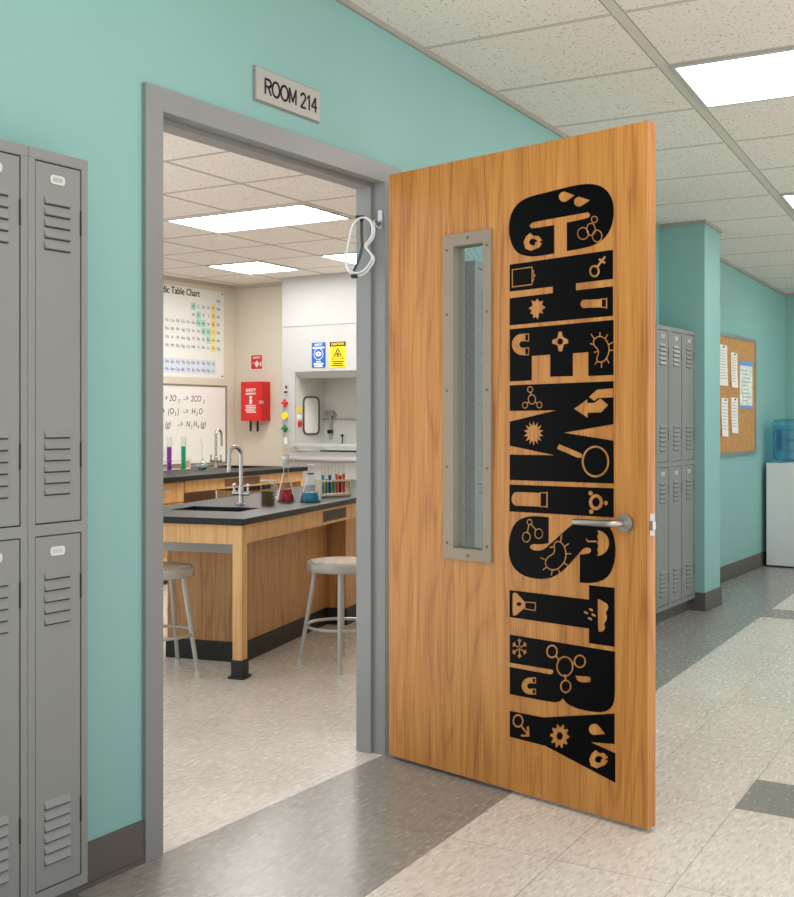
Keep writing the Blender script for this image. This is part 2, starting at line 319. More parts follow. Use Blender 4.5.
DECAL = """
C|726,1745.6 726,1745.6 722.4,1745.5 715.1,1745.1 704,1744.7 689.3,1744 675.7,1743.7 663.2,1743.7 651.9,1744 641.8,1744.7 631.4,1746.1 620.6,1748.3 609.5,1751.2 598.1,1755 588,1759.9 579.1,1766.1 571.6,1773.4 565.3,1782 559.9,1791.2 555.4,1800.9 551.7,1811.2 548.9,1822.1 547.2,1833.1 546.6,1844.3 547.2,1855.6 548.8,1867.1 551.3,1877.6 554.7,1887.2 558.9,1895.8 564,1903.4 569.9,1910.3 576.5,1916.3 583.8,1921.5 591.8,1925.9 600.4,1929.7 609.5,1932.7 619.2,1935.1 629.4,1936.8 640.7,1938.3 653,1939.4 666.4,1940.4 680.9,1941.1 697.2,1942 715.3,1943.1 735.2,1944.4 756.8,1946 776.6,1947.1 794.7,1947.9 811,1948.2 825.7,1948.2 839.5,1947.5 852.5,1946.1 864.7,1944.1 876,1941.4 886.3,1938 895.7,1934.1 904.1,1929.5 911.6,1924.3 918.4,1918.5 924.4,1912.1 929.7,1905.2 934.3,1897.7 938.1,1889.7 941.1,1881.1 943.3,1872 944.7,1862.4 945.3,1852.7 945.1,1842.9 944.1,1833 942.3,1822.9 939.8,1813.6 936.6,1805 932.7,1797.1 928.1,1789.9 923.1,1783.5 917.8,1778 912.1,1773.2 906,1769.2 899.4,1765.6 892.3,1762.4 884.7,1759.6 876.5,1757.2 867.7,1755.2 858.5,1753.5 848.6,1752.2 838.2,1751.2 827.5,1750.3 816.4,1749.7 804.9,1749.2 793.1,1748.8 784.1,1748.6 778.2,1748.4 775.2,1748.3 775.2,1748.3 775.2,1748.3 775.2,1748.3 775.2,1748.3 775.2,1748.3 775.2,1753.9 775.2,1764.9 775.2,1781.5 775.2,1803.7 775.2,1820.3 775.2,1831.3 775.2,1836.9 775.2,1836.9 775.2,1836.9 775.2,1836.9 775.2,1836.9 775.2,1836.9 779.8,1837.1 788.9,1837.6 802.6,1838.3 820.7,1839.2 834.9,1840.1 845.3,1841 852,1841.9 854.8,1842.7 857.2,1843.8 858.9,1845.2 860.1,1846.8 860.7,1848.6 860.7,1850.5 860.1,1852.4 858.9,1854.3 857,1856.3 854.8,1857.8 852.2,1858.7 849.3,1859.1 845.9,1859 831.9,1858.8 806.9,1858.3 770.7,1857.6 722.8,1856.6 685.4,1855.7 659,1854.7 644.1,1853.7 640.7,1852.6 637.7,1851.4 635.3,1850 633.2,1848.3 631.7,1846.5 630.9,1844.7 631,1842.7 632,1840.7 633.8,1838.7 636.1,1837.1 638.8,1835.8 641.9,1835 645.5,1834.6 653,1834.3 664.3,1834.3 679.3,1834.4 698.1,1834.6 712.1,1834.8 721.4,1835 726,1835 726,1835 726,1835 726,1835 726,1835 726,1835 726,1829.4 726,1818.3 726,1801.5 726,1779.1 726,1762.4 726,1751.2 726,1745.6 726,1745.6 726,1745.6 726,1745.6|804.1,1917.9 777.3,1905.3 771.8,1903.1 765.4,1902.7 758.8,1904.2 752.8,1907.3 748.1,1911.7 745.1,1917 744.3,1922.6 745.6,1927.8 749.1,1932 754.2,1934.7 760.4,1935.7 767,1934.9 773.2,1932.3;860.8,1895.3 832.6,1883 827.5,1880.9 821.6,1880.4 815.4,1881.7 809.8,1884.5 805.3,1888.7 802.4,1893.7 801.5,1898.9 802.7,1903.8 805.9,1907.9 810.6,1910.6 816.3,1911.6 822.5,1911 828.4,1908.6|632.9,1821.5 645.5,1810.6 665.2,1808.4 681.2,1792.1 668.8,1787.7 680.3,1782.1 668.8,1770.3 635.6,1763 613,1772.6 605.7,1794.7 615.7,1812.6/643.7,1801.4 652.7,1798.2 661.6,1791.4 650.9,1788.2 652.7,1782.2 647.3,1779.9 634.7,1782.7 629.3,1789.1 629.3,1795 632.9,1798.9 638.3,1801.2;889.2,1832.6 888.6,1829.2 886.8,1826.2 884,1824 880.5,1822.8 876.5,1822.7 872.5,1823.8 868.9,1825.9 866.1,1828.8 864.3,1832.2 863.7,1835.8 864.3,1839.2 866.1,1842.2 868.9,1844.4 872.5,1845.6 876.5,1845.7 880.5,1844.6 884,1842.5 886.8,1839.6 888.6,1836.2/885.1,1833.1 884.6,1830.7 883.4,1828.6 881.5,1827.1 879.1,1826.3 876.5,1826.3 873.9,1826.9 871.5,1828.3 869.6,1830.3 868.3,1832.7 867.9,1835.3 868.3,1837.7 869.6,1839.8 871.5,1841.3 873.9,1842.1 876.5,1842.2 879.1,1841.5 881.5,1840.1 883.4,1838.1 884.6,1835.7;881.8,1803 881,1796.9 878.6,1791.6 874.8,1787.5 869.8,1785 864.1,1784.5 858.4,1786.3 853.4,1789.9 849.6,1795 847.2,1800.9 846.3,1807.2 847.2,1813.4 849.6,1818.7 853.4,1822.9 858.4,1825.3 864.1,1825.7 869.8,1823.9 874.8,1820.3 878.6,1815.2 881,1809.3/877.7,1803.5 877,1798.2 874.9,1793.6 871.8,1790.3 868.1,1788.4 864.1,1788.1 860.2,1789.3 856.4,1792.1 853.3,1796.1 851.2,1801.2 850.5,1806.7 851.2,1812.1 853.3,1816.7 856.4,1820 860.2,1821.9 864.1,1822.1 868.1,1820.9 871.8,1818.2 874.9,1814.1 877,1809;857.1,1793.4 856.1,1787.4 853,1782.2 848.2,1778.4 842,1776.2 835.1,1776 828.2,1777.7 822,1781.3 817.1,1786.3 814,1792.2 812.9,1798.5 814,1804.6 817.1,1809.8 822,1813.6 828.2,1815.8 835.1,1815.9 842,1814.1 848.2,1810.5 853,1805.5 856.1,1799.6/853,1793.9 852.1,1788.9 849.5,1784.6 845.6,1781.4 840.6,1779.7 835.1,1779.5 829.6,1780.9 824.6,1783.8 820.6,1787.9 818,1792.8 817.1,1798 818,1803.1 820.6,1807.4 824.6,1810.5 829.6,1812.2 835.1,1812.4 840.6,1810.9 845.6,1808 849.5,1804 852.1,1799.1;905.4,1780.2 904.5,1774.3 901.9,1769.2 897.7,1765.3 892.4,1763 886.3,1762.6 880.2,1764.3 874.8,1767.8 870.6,1772.7 867.9,1778.5 867,1784.6 867.9,1790.5 870.6,1795.7 874.8,1799.6 880.2,1801.9 886.3,1802.2 892.4,1800.5 897.7,1797 901.9,1792.1 904.5,1786.3/901.4,1780.7 900.6,1775.7 898.4,1771.4 895,1768.2 890.8,1766.4 886.3,1766.2 881.8,1767.4 877.6,1770.1 874.2,1774.1 871.9,1778.9 871.2,1784.1 871.9,1789.2 874.2,1793.5 877.6,1796.7 881.8,1798.4 886.3,1798.7 890.8,1797.4 895,1794.7 898.4,1790.7 900.6,1785.9
H|550.3,1726.8 942.8,1734.2 942.8,1646.5 808.3,1644.2 808.3,1622.4 942.8,1623.9 942.8,1534.9 550.3,1529.2 550.3,1617.2 721.7,1620.8 721.7,1641.5 550.3,1639.4|641,1704.2 647.3,1699.3 649.1,1688.2 654.5,1683.4 649.1,1678 647.3,1666.6 641,1662.8 643.7,1674.2 645.5,1684.2 643.7,1694.5;890.4,1685.7 918.7,1714.7 912.3,1719.5 883.9,1690.5;889.8,1709.2 913.3,1693.8 917.7,1699.1 894.2,1714.5;624.8,1579.5 641.9,1587.1 636.5,1604.9 651.8,1599.4 659.9,1609 668.8,1598.2 684.8,1600.6 679.4,1587.3 694.5,1577.6 679.4,1570 684.8,1558.1 668.8,1562 663.4,1539.9 654.5,1549.9 643.7,1545.5 643.7,1557.8 632.9,1562.9 638.3,1572.8;900.1,1588.8 900.1,1563.2 837.5,1565.5 834,1566.3 830.8,1568 828.1,1570.6 826.2,1573.9 825.2,1577.5 825.2,1581.2 826.2,1584.6 828.1,1587.6 830.8,1589.8 834,1591.1 837.5,1591.4;917.1,1590.9 922.8,1590.5 922.8,1558.2 917.1,1558.6|558.2,1711.3 642.4,1712.7 642.4,1653 558.2,1651.5/562.9,1707.7 637.9,1709 637.9,1656.6 562.9,1655.3;895.7,1674.2 894.8,1668.5 892.2,1663.5 888.1,1659.6 882.6,1657.2 876.5,1656.8 870.3,1658.3 864.8,1661.7 860.6,1666.3 858,1671.9 857.1,1677.7 858,1683.4 860.6,1688.5 864.8,1692.3 870.3,1694.7 876.5,1695.1 882.6,1693.5 888.1,1690.1 892.2,1685.5 894.8,1680/888.3,1674.8 887.7,1670.8 885.9,1667.3 883.2,1664.8 879.9,1663.4 876.5,1663.1 873,1664 869.8,1666 867,1669 865.2,1672.9 864.6,1677 865.2,1681.1 867,1684.6 869.8,1687.1 873,1688.5 876.5,1688.7 879.9,1687.8 883.2,1685.8 885.9,1682.8 887.7,1679;899.7,1590.5 921.6,1588.9 921.6,1560 899.7,1561.5/903.8,1586.8 917.6,1585.7 917.6,1563.7 903.8,1564.7
E|550.3,1516 944.5,1522.3 944.5,1356.1 854.7,1355.3 854.7,1429.1 797,1427.5 797,1356.9 711.6,1357.2 711.6,1427 638.6,1425.8 638.6,1347.5 550.3,1346.1|610.3,1498.8 602.1,1499.2 593.1,1498.9 584.3,1497.1 576.4,1493.9 569.5,1489.3 564.1,1483.7 560.4,1477.1 558.4,1470 558.4,1462.6 560.4,1455.3 564.1,1448.4 569.5,1442.3 576.4,1437.1 584.3,1433.1 593.1,1430.5 602.1,1429.3 610.3,1429 610.3,1453.9 602.1,1454.2 598.6,1454.8 595.4,1456.1 592.7,1458.1 590.7,1460.6 589.7,1463.4 589.7,1466.3 590.7,1469 592.7,1471.3 595.4,1473 598.6,1474.1 602.1,1474.3 610.3,1473.9;898.8,1473.5 898.8,1487.9 894.2,1488.1 894.2,1473.8;916.9,1465.2 926,1479 922,1481.1 912.9,1467.2;928.9,1446.9 945.6,1453.9 943.4,1457.4 926.7,1450.4;927.8,1429.2 944.5,1428.5 944.5,1432.4 927.8,1433.1;918.2,1406.7 927.3,1390.7 931.4,1392.3 922.3,1408.2;900.4,1397.8 899.6,1378.9 904.2,1378.7 905,1397.5;885.4,1401.4 876.1,1390.6 879.9,1388.2 889.2,1399;877.3,1451.6 860.2,1457.7 858.6,1454 875.7,1448;878.4,1469.1 866,1485.5 862.1,1483.5 874.5,1467.1;888.3,1431.5 873.6,1428.9 874.7,1425 889.4,1427.7|609.9,1499.1 628.8,1498.1 628.8,1472.7 609.9,1473.6/614.2,1495.5 624.5,1494.9 624.5,1476.3 614.2,1476.8;609.9,1454.2 628.8,1453.4 628.8,1427.9 609.9,1428.7/614.2,1450.6 624.5,1450.1 624.5,1431.5 614.2,1431.9;742.8,1497.7 756.7,1497 759.1,1480.7 779.3,1471.7 780.9,1459.6 763.2,1456.4 756.7,1435.2 742.8,1435.8 738.7,1455.5 718.2,1461.9 718.2,1472.7 737.9,1477.8/741.8,1474 746.6,1476.3 752.1,1476.1 756.8,1473.2 759.6,1468.6 759.6,1463.3 756.8,1459 752.1,1456.6 746.6,1456.8 741.8,1459.7 739.1,1464.3 739.1,1469.6;885.3,1475.2 895,1477.2 905,1475.2 914.9,1469.5 922.8,1461 928.7,1449.9 931.4,1438.5 931.1,1426.7 927.1,1415 919.6,1403.5 910.1,1396.5 898.7,1394.4 889.6,1396.2 883.1,1402.3 882.6,1410.4 887.4,1419.3 889,1426.3 888,1432.2 884.5,1437.5 878,1442.7 873.1,1449.7 870.6,1458 872.1,1465.4 877.8,1471.3/887.3,1471.5 895.3,1473.2 903.4,1471.6 911.9,1466.7 918.9,1459.1 924.3,1448.9 926.9,1438.3 926.5,1427.5 922.9,1416.7 915.9,1406.1 907.9,1400.1 898.6,1398.4 891.9,1399.7 887.6,1403.8 887.3,1409.5 891.8,1417.9 893.7,1426.1 892.4,1433.4 888.2,1439.9 881.6,1445.1 877.5,1451 875.4,1457.9 876.5,1463.6 881,1468.3
M|550.3,1332.9 944.5,1337.3 944.5,1207.4 763.2,1180.1 944.5,1157.6 946,1028.2 550.3,1024.5 550.3,1107 730.5,1108.8 550.3,1136.3 550.3,1214.7 734.6,1250.7 550.3,1249.7|639.4,1298.1 636.9,1310.2 631.8,1309.5 634.4,1297.5;626.7,1280.5 618.3,1274.8 621.6,1271.7 630,1277.3;649.5,1277.6 659.4,1271.5 662.4,1274.7 652.5,1280.8;943.7,1316 885.8,1313.2 856.3,1291.4 876.5,1278 889.6,1287 943.7,1288.2;801.8,1254.9 850.8,1284.2 851.6,1272.4 877.2,1273.4 895,1284.3 901.1,1284.2 926.3,1265.7 901.1,1243.1 852.3,1242.1 852.3,1226.2;646.2,1219.6 651.7,1201.9 664.2,1215.5 661.5,1197.2 678.5,1204 668.3,1188.6 686.4,1187.3 670.7,1178 686.4,1168.9 668.3,1167.3 678.5,1152.1 661.5,1158.6 664.2,1140.3 651.7,1153.8 646.2,1135.9 640.7,1153.6 628.1,1139.8 630.8,1158.3 613.5,1151.2 623.9,1166.8 605.4,1168.1 621.5,1177.6 605.4,1186.8 623.9,1188.4 613.5,1203.8 630.8,1197 628.1,1215.5 640.7,1201.8;744.4,1144.8 823.2,1118.8 832.7,1113 831.1,1104.4 815.3,1102.7 737.1,1129.2|656,1286.1 655.2,1281 652.9,1276.4 649.4,1272.7 644.7,1270.2 639.4,1269.4 634.1,1270.3 629.4,1272.9 625.8,1276.7 623.5,1281.4 622.8,1286.5 623.5,1291.6 625.8,1296.2 629.4,1299.9 634.1,1302.4 639.4,1303.2 644.7,1302.2 649.4,1299.6 652.9,1295.8 655.2,1291.2/651.7,1286.1 651.1,1281.9 649.2,1278.1 646.4,1275.3 643.1,1273.5 639.4,1272.9 635.8,1273.6 632.4,1275.4 629.6,1278.4 627.7,1282.2 627.1,1286.4 627.7,1290.7 629.6,1294.5 632.4,1297.3 635.8,1299.1 639.4,1299.6 643.1,1299 646.4,1297.1 649.2,1294.2 651.1,1290.4;645,1317.8 644.4,1314.5 642.6,1311.6 639.9,1309.3 636.5,1307.8 632.6,1307.3 628.7,1307.9 625.2,1309.5 622.5,1312 620.8,1315 620.2,1318.3 620.8,1321.5 622.5,1324.5 625.2,1326.8 628.7,1328.3 632.6,1328.7 636.5,1328.1 639.9,1326.5 642.6,1324 644.4,1321.1/640.7,1317.9 640.3,1315.6 639.1,1313.6 637.3,1312.1 635,1311.1 632.6,1310.8 630.1,1311.2 627.9,1312.2 626.1,1313.9 624.9,1315.9 624.5,1318.2 624.9,1320.4 626.1,1322.4 627.9,1324 630.1,1324.9 632.6,1325.2 635,1324.8 637.3,1323.8 639.1,1322.2 640.3,1320.1;624.5,1267.9 623.9,1264.4 622.2,1261.3 619.5,1258.8 616,1257.1 612,1256.6 608.1,1257.2 604.6,1258.9 601.8,1261.5 600.1,1264.6 599.5,1268.1 600.1,1271.6 601.8,1274.7 604.6,1277.2 608.1,1278.9 612,1279.4 616,1278.8 619.5,1277.1 622.2,1274.5 623.9,1271.3/620.2,1267.9 619.8,1265.4 618.5,1263.2 616.7,1261.5 614.5,1260.4 612,1260.1 609.6,1260.4 607.4,1261.5 605.5,1263.3 604.3,1265.5 603.9,1268.1 604.3,1270.6 605.5,1272.8 607.4,1274.5 609.6,1275.6 612,1275.9 614.5,1275.5 616.7,1274.4 618.5,1272.7 619.8,1270.4;681.2,1268 680.6,1264.6 679,1261.5 676.3,1259 672.9,1257.4 669,1256.8 665.1,1257.5 661.7,1259.1 659,1261.7 657.4,1264.8 656.8,1268.3 657.4,1271.7 659,1274.8 661.7,1277.3 665.1,1278.9 669,1279.4 672.9,1278.8 676.3,1277.1 679,1274.6 680.6,1271.4/677,1268.1 676.6,1265.6 675.4,1263.4 673.6,1261.7 671.4,1260.7 669,1260.3 666.7,1260.7 664.5,1261.8 662.6,1263.5 661.5,1265.7 661,1268.2 661.5,1270.7 662.6,1272.9 664.5,1274.6 666.7,1275.6 669,1276 671.4,1275.6 673.6,1274.5 675.4,1272.8 676.6,1270.6;930.1,1094.4 927.8,1079.4 920.9,1065.7 910,1054.5 896,1046.9 880.3,1043.9 864.6,1045.8 850.4,1052.4 839.1,1063.1 832,1076.6 829.5,1091.8 832,1107.1 839.1,1121 850.4,1132.2 864.6,1139.6 880.3,1142.3 896,1140.1 910,1133.3 920.9,1122.6 927.8,1109.2/922.5,1094.2 920.4,1081 914.3,1069 905,1059.3 893.3,1053 880.3,1050.6 867.4,1052.2 855.5,1057.7 845.9,1066.8 839.6,1078.7 837.5,1092 839.6,1105.4 845.9,1117.6 855.5,1127.2 867.4,1133.4 880.3,1135.6 893.3,1133.8 905,1128.1 914.3,1119 920.4,1107.3
I|549.4,1009.1 945.2,1014 945.2,926 549.4,921.7|670.7,988 670.7,943.6 579.2,941.5 572.8,942.1 566.9,944.4 562,948.4 558.5,953.6 556.7,959.7 556.7,966.2 558.5,972.5 562,978.1 566.9,982.5 572.8,985.5 579.2,986.7;695.8,992.5 701.6,992.8 701.6,941.9 695.8,941.6;871,995.7 869.4,991.4 865.1,988.6 859.8,988.3 855.5,990.8 853.9,994.9 855.5,999.3 859.8,1002.1 865.1,1002.3 869.4,999.9;925.6,968.3 924,964.1 919.8,961.2 914.6,961 910.4,963.3 908.8,967.5 910.4,971.8 914.6,974.6 919.8,974.8 924,972.5;873.4,939.4 871.7,935.1 867.5,932.2 862.2,931.9 857.9,934.3 856.3,938.4 857.9,942.8 862.2,945.7 867.5,945.9 871.7,943.6|670.3,989.7 700.4,991 700.4,943.5 670.3,941.9/674.5,986.5 696.2,987.5 696.2,946.7 674.5,945.5;907.3,970 906.2,962.5 902.8,955.5 897.3,949.6 890.1,945.5 881.9,943.7 873.6,944.6 866.4,947.9 860.8,953.3 857.4,960 856.2,967.4 857.4,975 860.8,982 866.4,987.9 873.6,992 881.9,993.7 890.1,992.7 897.3,989.3 902.8,984 906.2,977.4/894.9,969.4 894.2,964.7 892.2,960.5 889.1,957.2 885.6,955.2 881.9,954.4 878.2,954.8 874.6,956.4 871.6,959.4 869.5,963.4 868.8,968 869.5,972.8 871.6,977 874.6,980.2 878.2,982.2 881.9,983 885.6,982.6 889.1,980.9 892.2,978 894.2,974
S|704.9,912.2 704.9,912.2 689.5,912.3 658.5,912.5 632.2,910.4 610.8,906 591.8,898.1 575.2,886.7 563,871.9 555.1,854 549.6,835.2 546.5,815.8 546.1,796.1 548.3,776.4 553.8,759.4 562.6,745.2 575.2,733.3 591.8,723.7 610.8,717.2 632.2,713.8 653.4,712.4 674.5,713.2 695.4,716.4 716.1,722.2 737.1,732.5 758.3,747.3 776.5,762.5 791.8,778.2 805.4,792.1 817.3,804 825.6,812.8 830.3,818.5 836.3,823 843.3,826.2 850.4,827.5 857.4,827.1 862.1,824.8 864.4,820.8 863.7,816.4 859.8,811.8 853.1,808.7 843.7,806.9 835.1,805.3 827.2,804 823.2,803.4 823.2,803.4 823.2,803.4 823.2,803.4 823.2,781.8 823.2,738.7 823.2,717.2 823.2,717.2 823.2,717.2 823.2,717.2 833.1,717.5 852.7,718.2 872.2,721.2 891.5,726.4 908.2,733.9 922.3,743.8 933.5,757.2 941.8,774.1 947.5,792.4 950.5,812 951.2,830.7 949.7,848.3 946.5,864.2 941.6,878.4 934.5,890.1 925,899.2 911.7,906.4 894.4,911.9 877.1,914.5 859.6,914.4 842.9,912.6 827.2,909 812.3,903.4 798.4,895.9 783.3,885.7 767.2,872.9 751,859.7 734.6,846 721.5,835.6 711.6,828.4 703.7,821.9 697.9,816 690.4,810.8 681.2,806.3 669.2,803.5 654.5,802.3 643.5,803.1 636.2,806 632.2,809.6 631.3,814 633.9,817.8 639.8,821 651.3,822.9 668.2,823.6 683.7,825.4 697.9,828.6 704.9,830.1 704.9,830.1 704.9,830.1 704.9,830.1 704.9,850.6 704.9,891.7 704.9,912.2 704.9,912.2|633.9,884.9 655.1,864.8 659,867.7 637.9,887.7;625.6,884.6 617.9,855.4 622.9,854.9 630.6,884.1;753.4,837.5 757.4,859.3 752.6,859.6 748.6,837.8;766.1,821.7 784.7,833.2 782,836.3 763.4,824.9;772.1,799.8 791.4,801.4 791.4,805.4 772.1,803.8;761.8,771.1 780.4,762 783.1,765.6 764.5,774.6;738.9,751.1 747.1,735.7 751.6,737.7 743.4,753;717.4,747.6 712.4,728.2 717.3,727.8 722.2,747.2;695.9,754.9 680.1,743.3 683.2,740.3 699,752;692.6,778.7 674.2,783.3 672.3,779.3 690.7,774.8;723.6,822.1 707.9,818.8 708.6,814.8 724.3,818.1;885.8,883.2 893.4,883.1 902.4,881.4 910.6,878 917.7,873 923.3,866.7 927.1,859.4 929.1,851.4 929.1,843 927.1,834.7 923.3,826.8 917.7,819.7 910.6,813.7 902.4,809 893.4,805.9 885.8,804.6 890.4,814.8 885.8,824.3 890.4,834.5 885.8,843.9 890.4,854.1 885.8,863.5 890.4,873.7;885.8,851.8 853.1,849.3 853.1,844.1 885.8,846.5;856.9,846.4 848.3,855.6 843.9,852.6 852.5,843.3|641.6,892.6 641,889.5 639.4,886.6 636.9,884.3 633.7,882.6 630,881.9 626.4,882.1 623.2,883.4 620.6,885.4 619,888.1 618.5,891.1 619,894.2 620.6,897.1 623.2,899.5 626.4,901.1 630,901.9 633.7,901.6 636.9,900.3 639.4,898.3 641,895.6/637.3,892.3 636.9,890.2 635.8,888.4 634.2,886.8 632.2,885.8 630,885.4 627.9,885.5 625.9,886.3 624.2,887.6 623.2,889.4 622.8,891.4 623.2,893.5 624.2,895.4 625.9,896.9 627.9,897.9 630,898.4 632.2,898.2 634.2,897.4 635.8,896.1 636.9,894.4;683.7,858.5 682.9,853.2 680.6,848.2 676.8,844 672,841.1 666.5,839.8 661,840.3 656.1,842.5 652.4,846.1 650,850.8 649.2,856 650,861.4 652.4,866.4 656.1,870.6 661,873.5 666.5,874.7 672,874.2 676.8,872 680.6,868.3 682.9,863.7/679.5,858.2 678.8,853.7 676.9,849.6 674,846.4 670.4,844.2 666.5,843.3 662.6,843.6 659,845.3 656.1,848.1 654.1,852 653.4,856.3 654.1,860.8 656.1,864.9 659,868.2 662.6,870.3 666.5,871.2 670.4,870.9 674,869.2 676.9,866.4 678.8,862.6;634.7,844 633.9,838.6 631.5,833.6 627.7,829.4 622.8,826.5 617.2,825.1 611.6,825.6 606.6,827.8 602.8,831.5 600.4,836.2 599.5,841.5 600.4,846.9 602.8,851.9 606.6,856.1 611.6,859.1 617.2,860.4 622.8,859.9 627.7,857.6 631.5,854 633.9,849.3/630.4,843.7 629.8,839.2 627.8,835.1 624.8,831.8 621.1,829.6 617.2,828.6 613.2,829 609.6,830.6 606.6,833.5 604.6,837.4 603.9,841.8 604.6,846.3 606.6,850.5 609.6,853.8 613.2,855.9 617.2,856.9 621.1,856.5 624.8,854.8 627.8,852 629.8,848.1;750.7,839.5 761.7,831.7 769.3,820.7 773.9,806.5 773.7,792.2 768.6,777.8 758.5,764.3 743.3,751.3 727.1,744.8 710.3,745 698.1,750.4 690.8,760.8 690.4,771.6 696.7,782.5 705.6,790.5 716.3,795.5 722.4,800.8 725,807 725.4,815 723.2,825.4 727.8,834.3 739.1,840.6/748.4,835.6 757.7,828.9 764.7,818.9 769,805.6 768.8,792.4 764.2,779.2 754.8,766.6 740.7,754.6 726.5,748.9 712,749.1 701.9,753.6 695.8,762.3 695.4,771.2 700.8,780.4 708.5,787.3 719.2,792.3 726.7,798.9 729.9,806.7 730.3,815.6 728.3,825.2 731.6,831.8 740,836.4
T|549.4,665 857,667.8 857,712.6 948.2,713.5 948.2,535.9 857,534.2 857,579 549.4,577|888.5,673 889.2,673.7 892.1,673.5 897.1,672.5 901.5,671 905.4,669.1 911.1,667 918.7,664.6 923.9,660 926.5,653.2 925,645.9 919.3,638 918,631.9 921,627.4 922,621.6 920.8,614.7 917.8,608.6 912.8,603.4 911.9,598.1 914.9,592.6 914.5,586.7 910.7,580.4 905.4,576.3 898.5,574.4 893.7,574.2 891,575.8 889.2,600.6 888.5,648.6;854.5,623.4 851.5,621.7 846.5,621.8 841.2,623.6 837.8,626.5 837.6,629.3 840.6,631 845.7,630.9 850.9,629.1 854.3,626.3;872.4,634.8 869.5,633.1 864.4,633.2 859.2,635 855.9,637.9 855.6,640.7 858.6,642.4 863.7,642.3 868.9,640.4 872.2,637.6;881.7,619.5 878.8,617.8 873.7,617.9 868.6,619.7 865.2,622.5 865,625.4 868,627 873,627 878.2,625.2 881.5,622.3;868.6,606.7 865.6,605 860.5,605.1 855.3,606.9 852,609.7 851.7,612.6 854.7,614.3 859.8,614.2 865,612.4 868.3,609.5|560.8,653.7 569.6,660.2 580.9,657.2 608.6,635.3 612,624.7 608.6,611.8 575.7,585.7 563.4,582.9 560.8,593/578.9,624.4 583.1,628.2 589.5,629.6 595.2,628.1 597.4,624.4 595.2,620.1 589.5,617.3 583.1,617.3 578.9,620.1;609,634.5 656,636.8 655,608.4 609,609/613.3,631.2 651.7,633.1 650.9,611.9 613.3,612.5
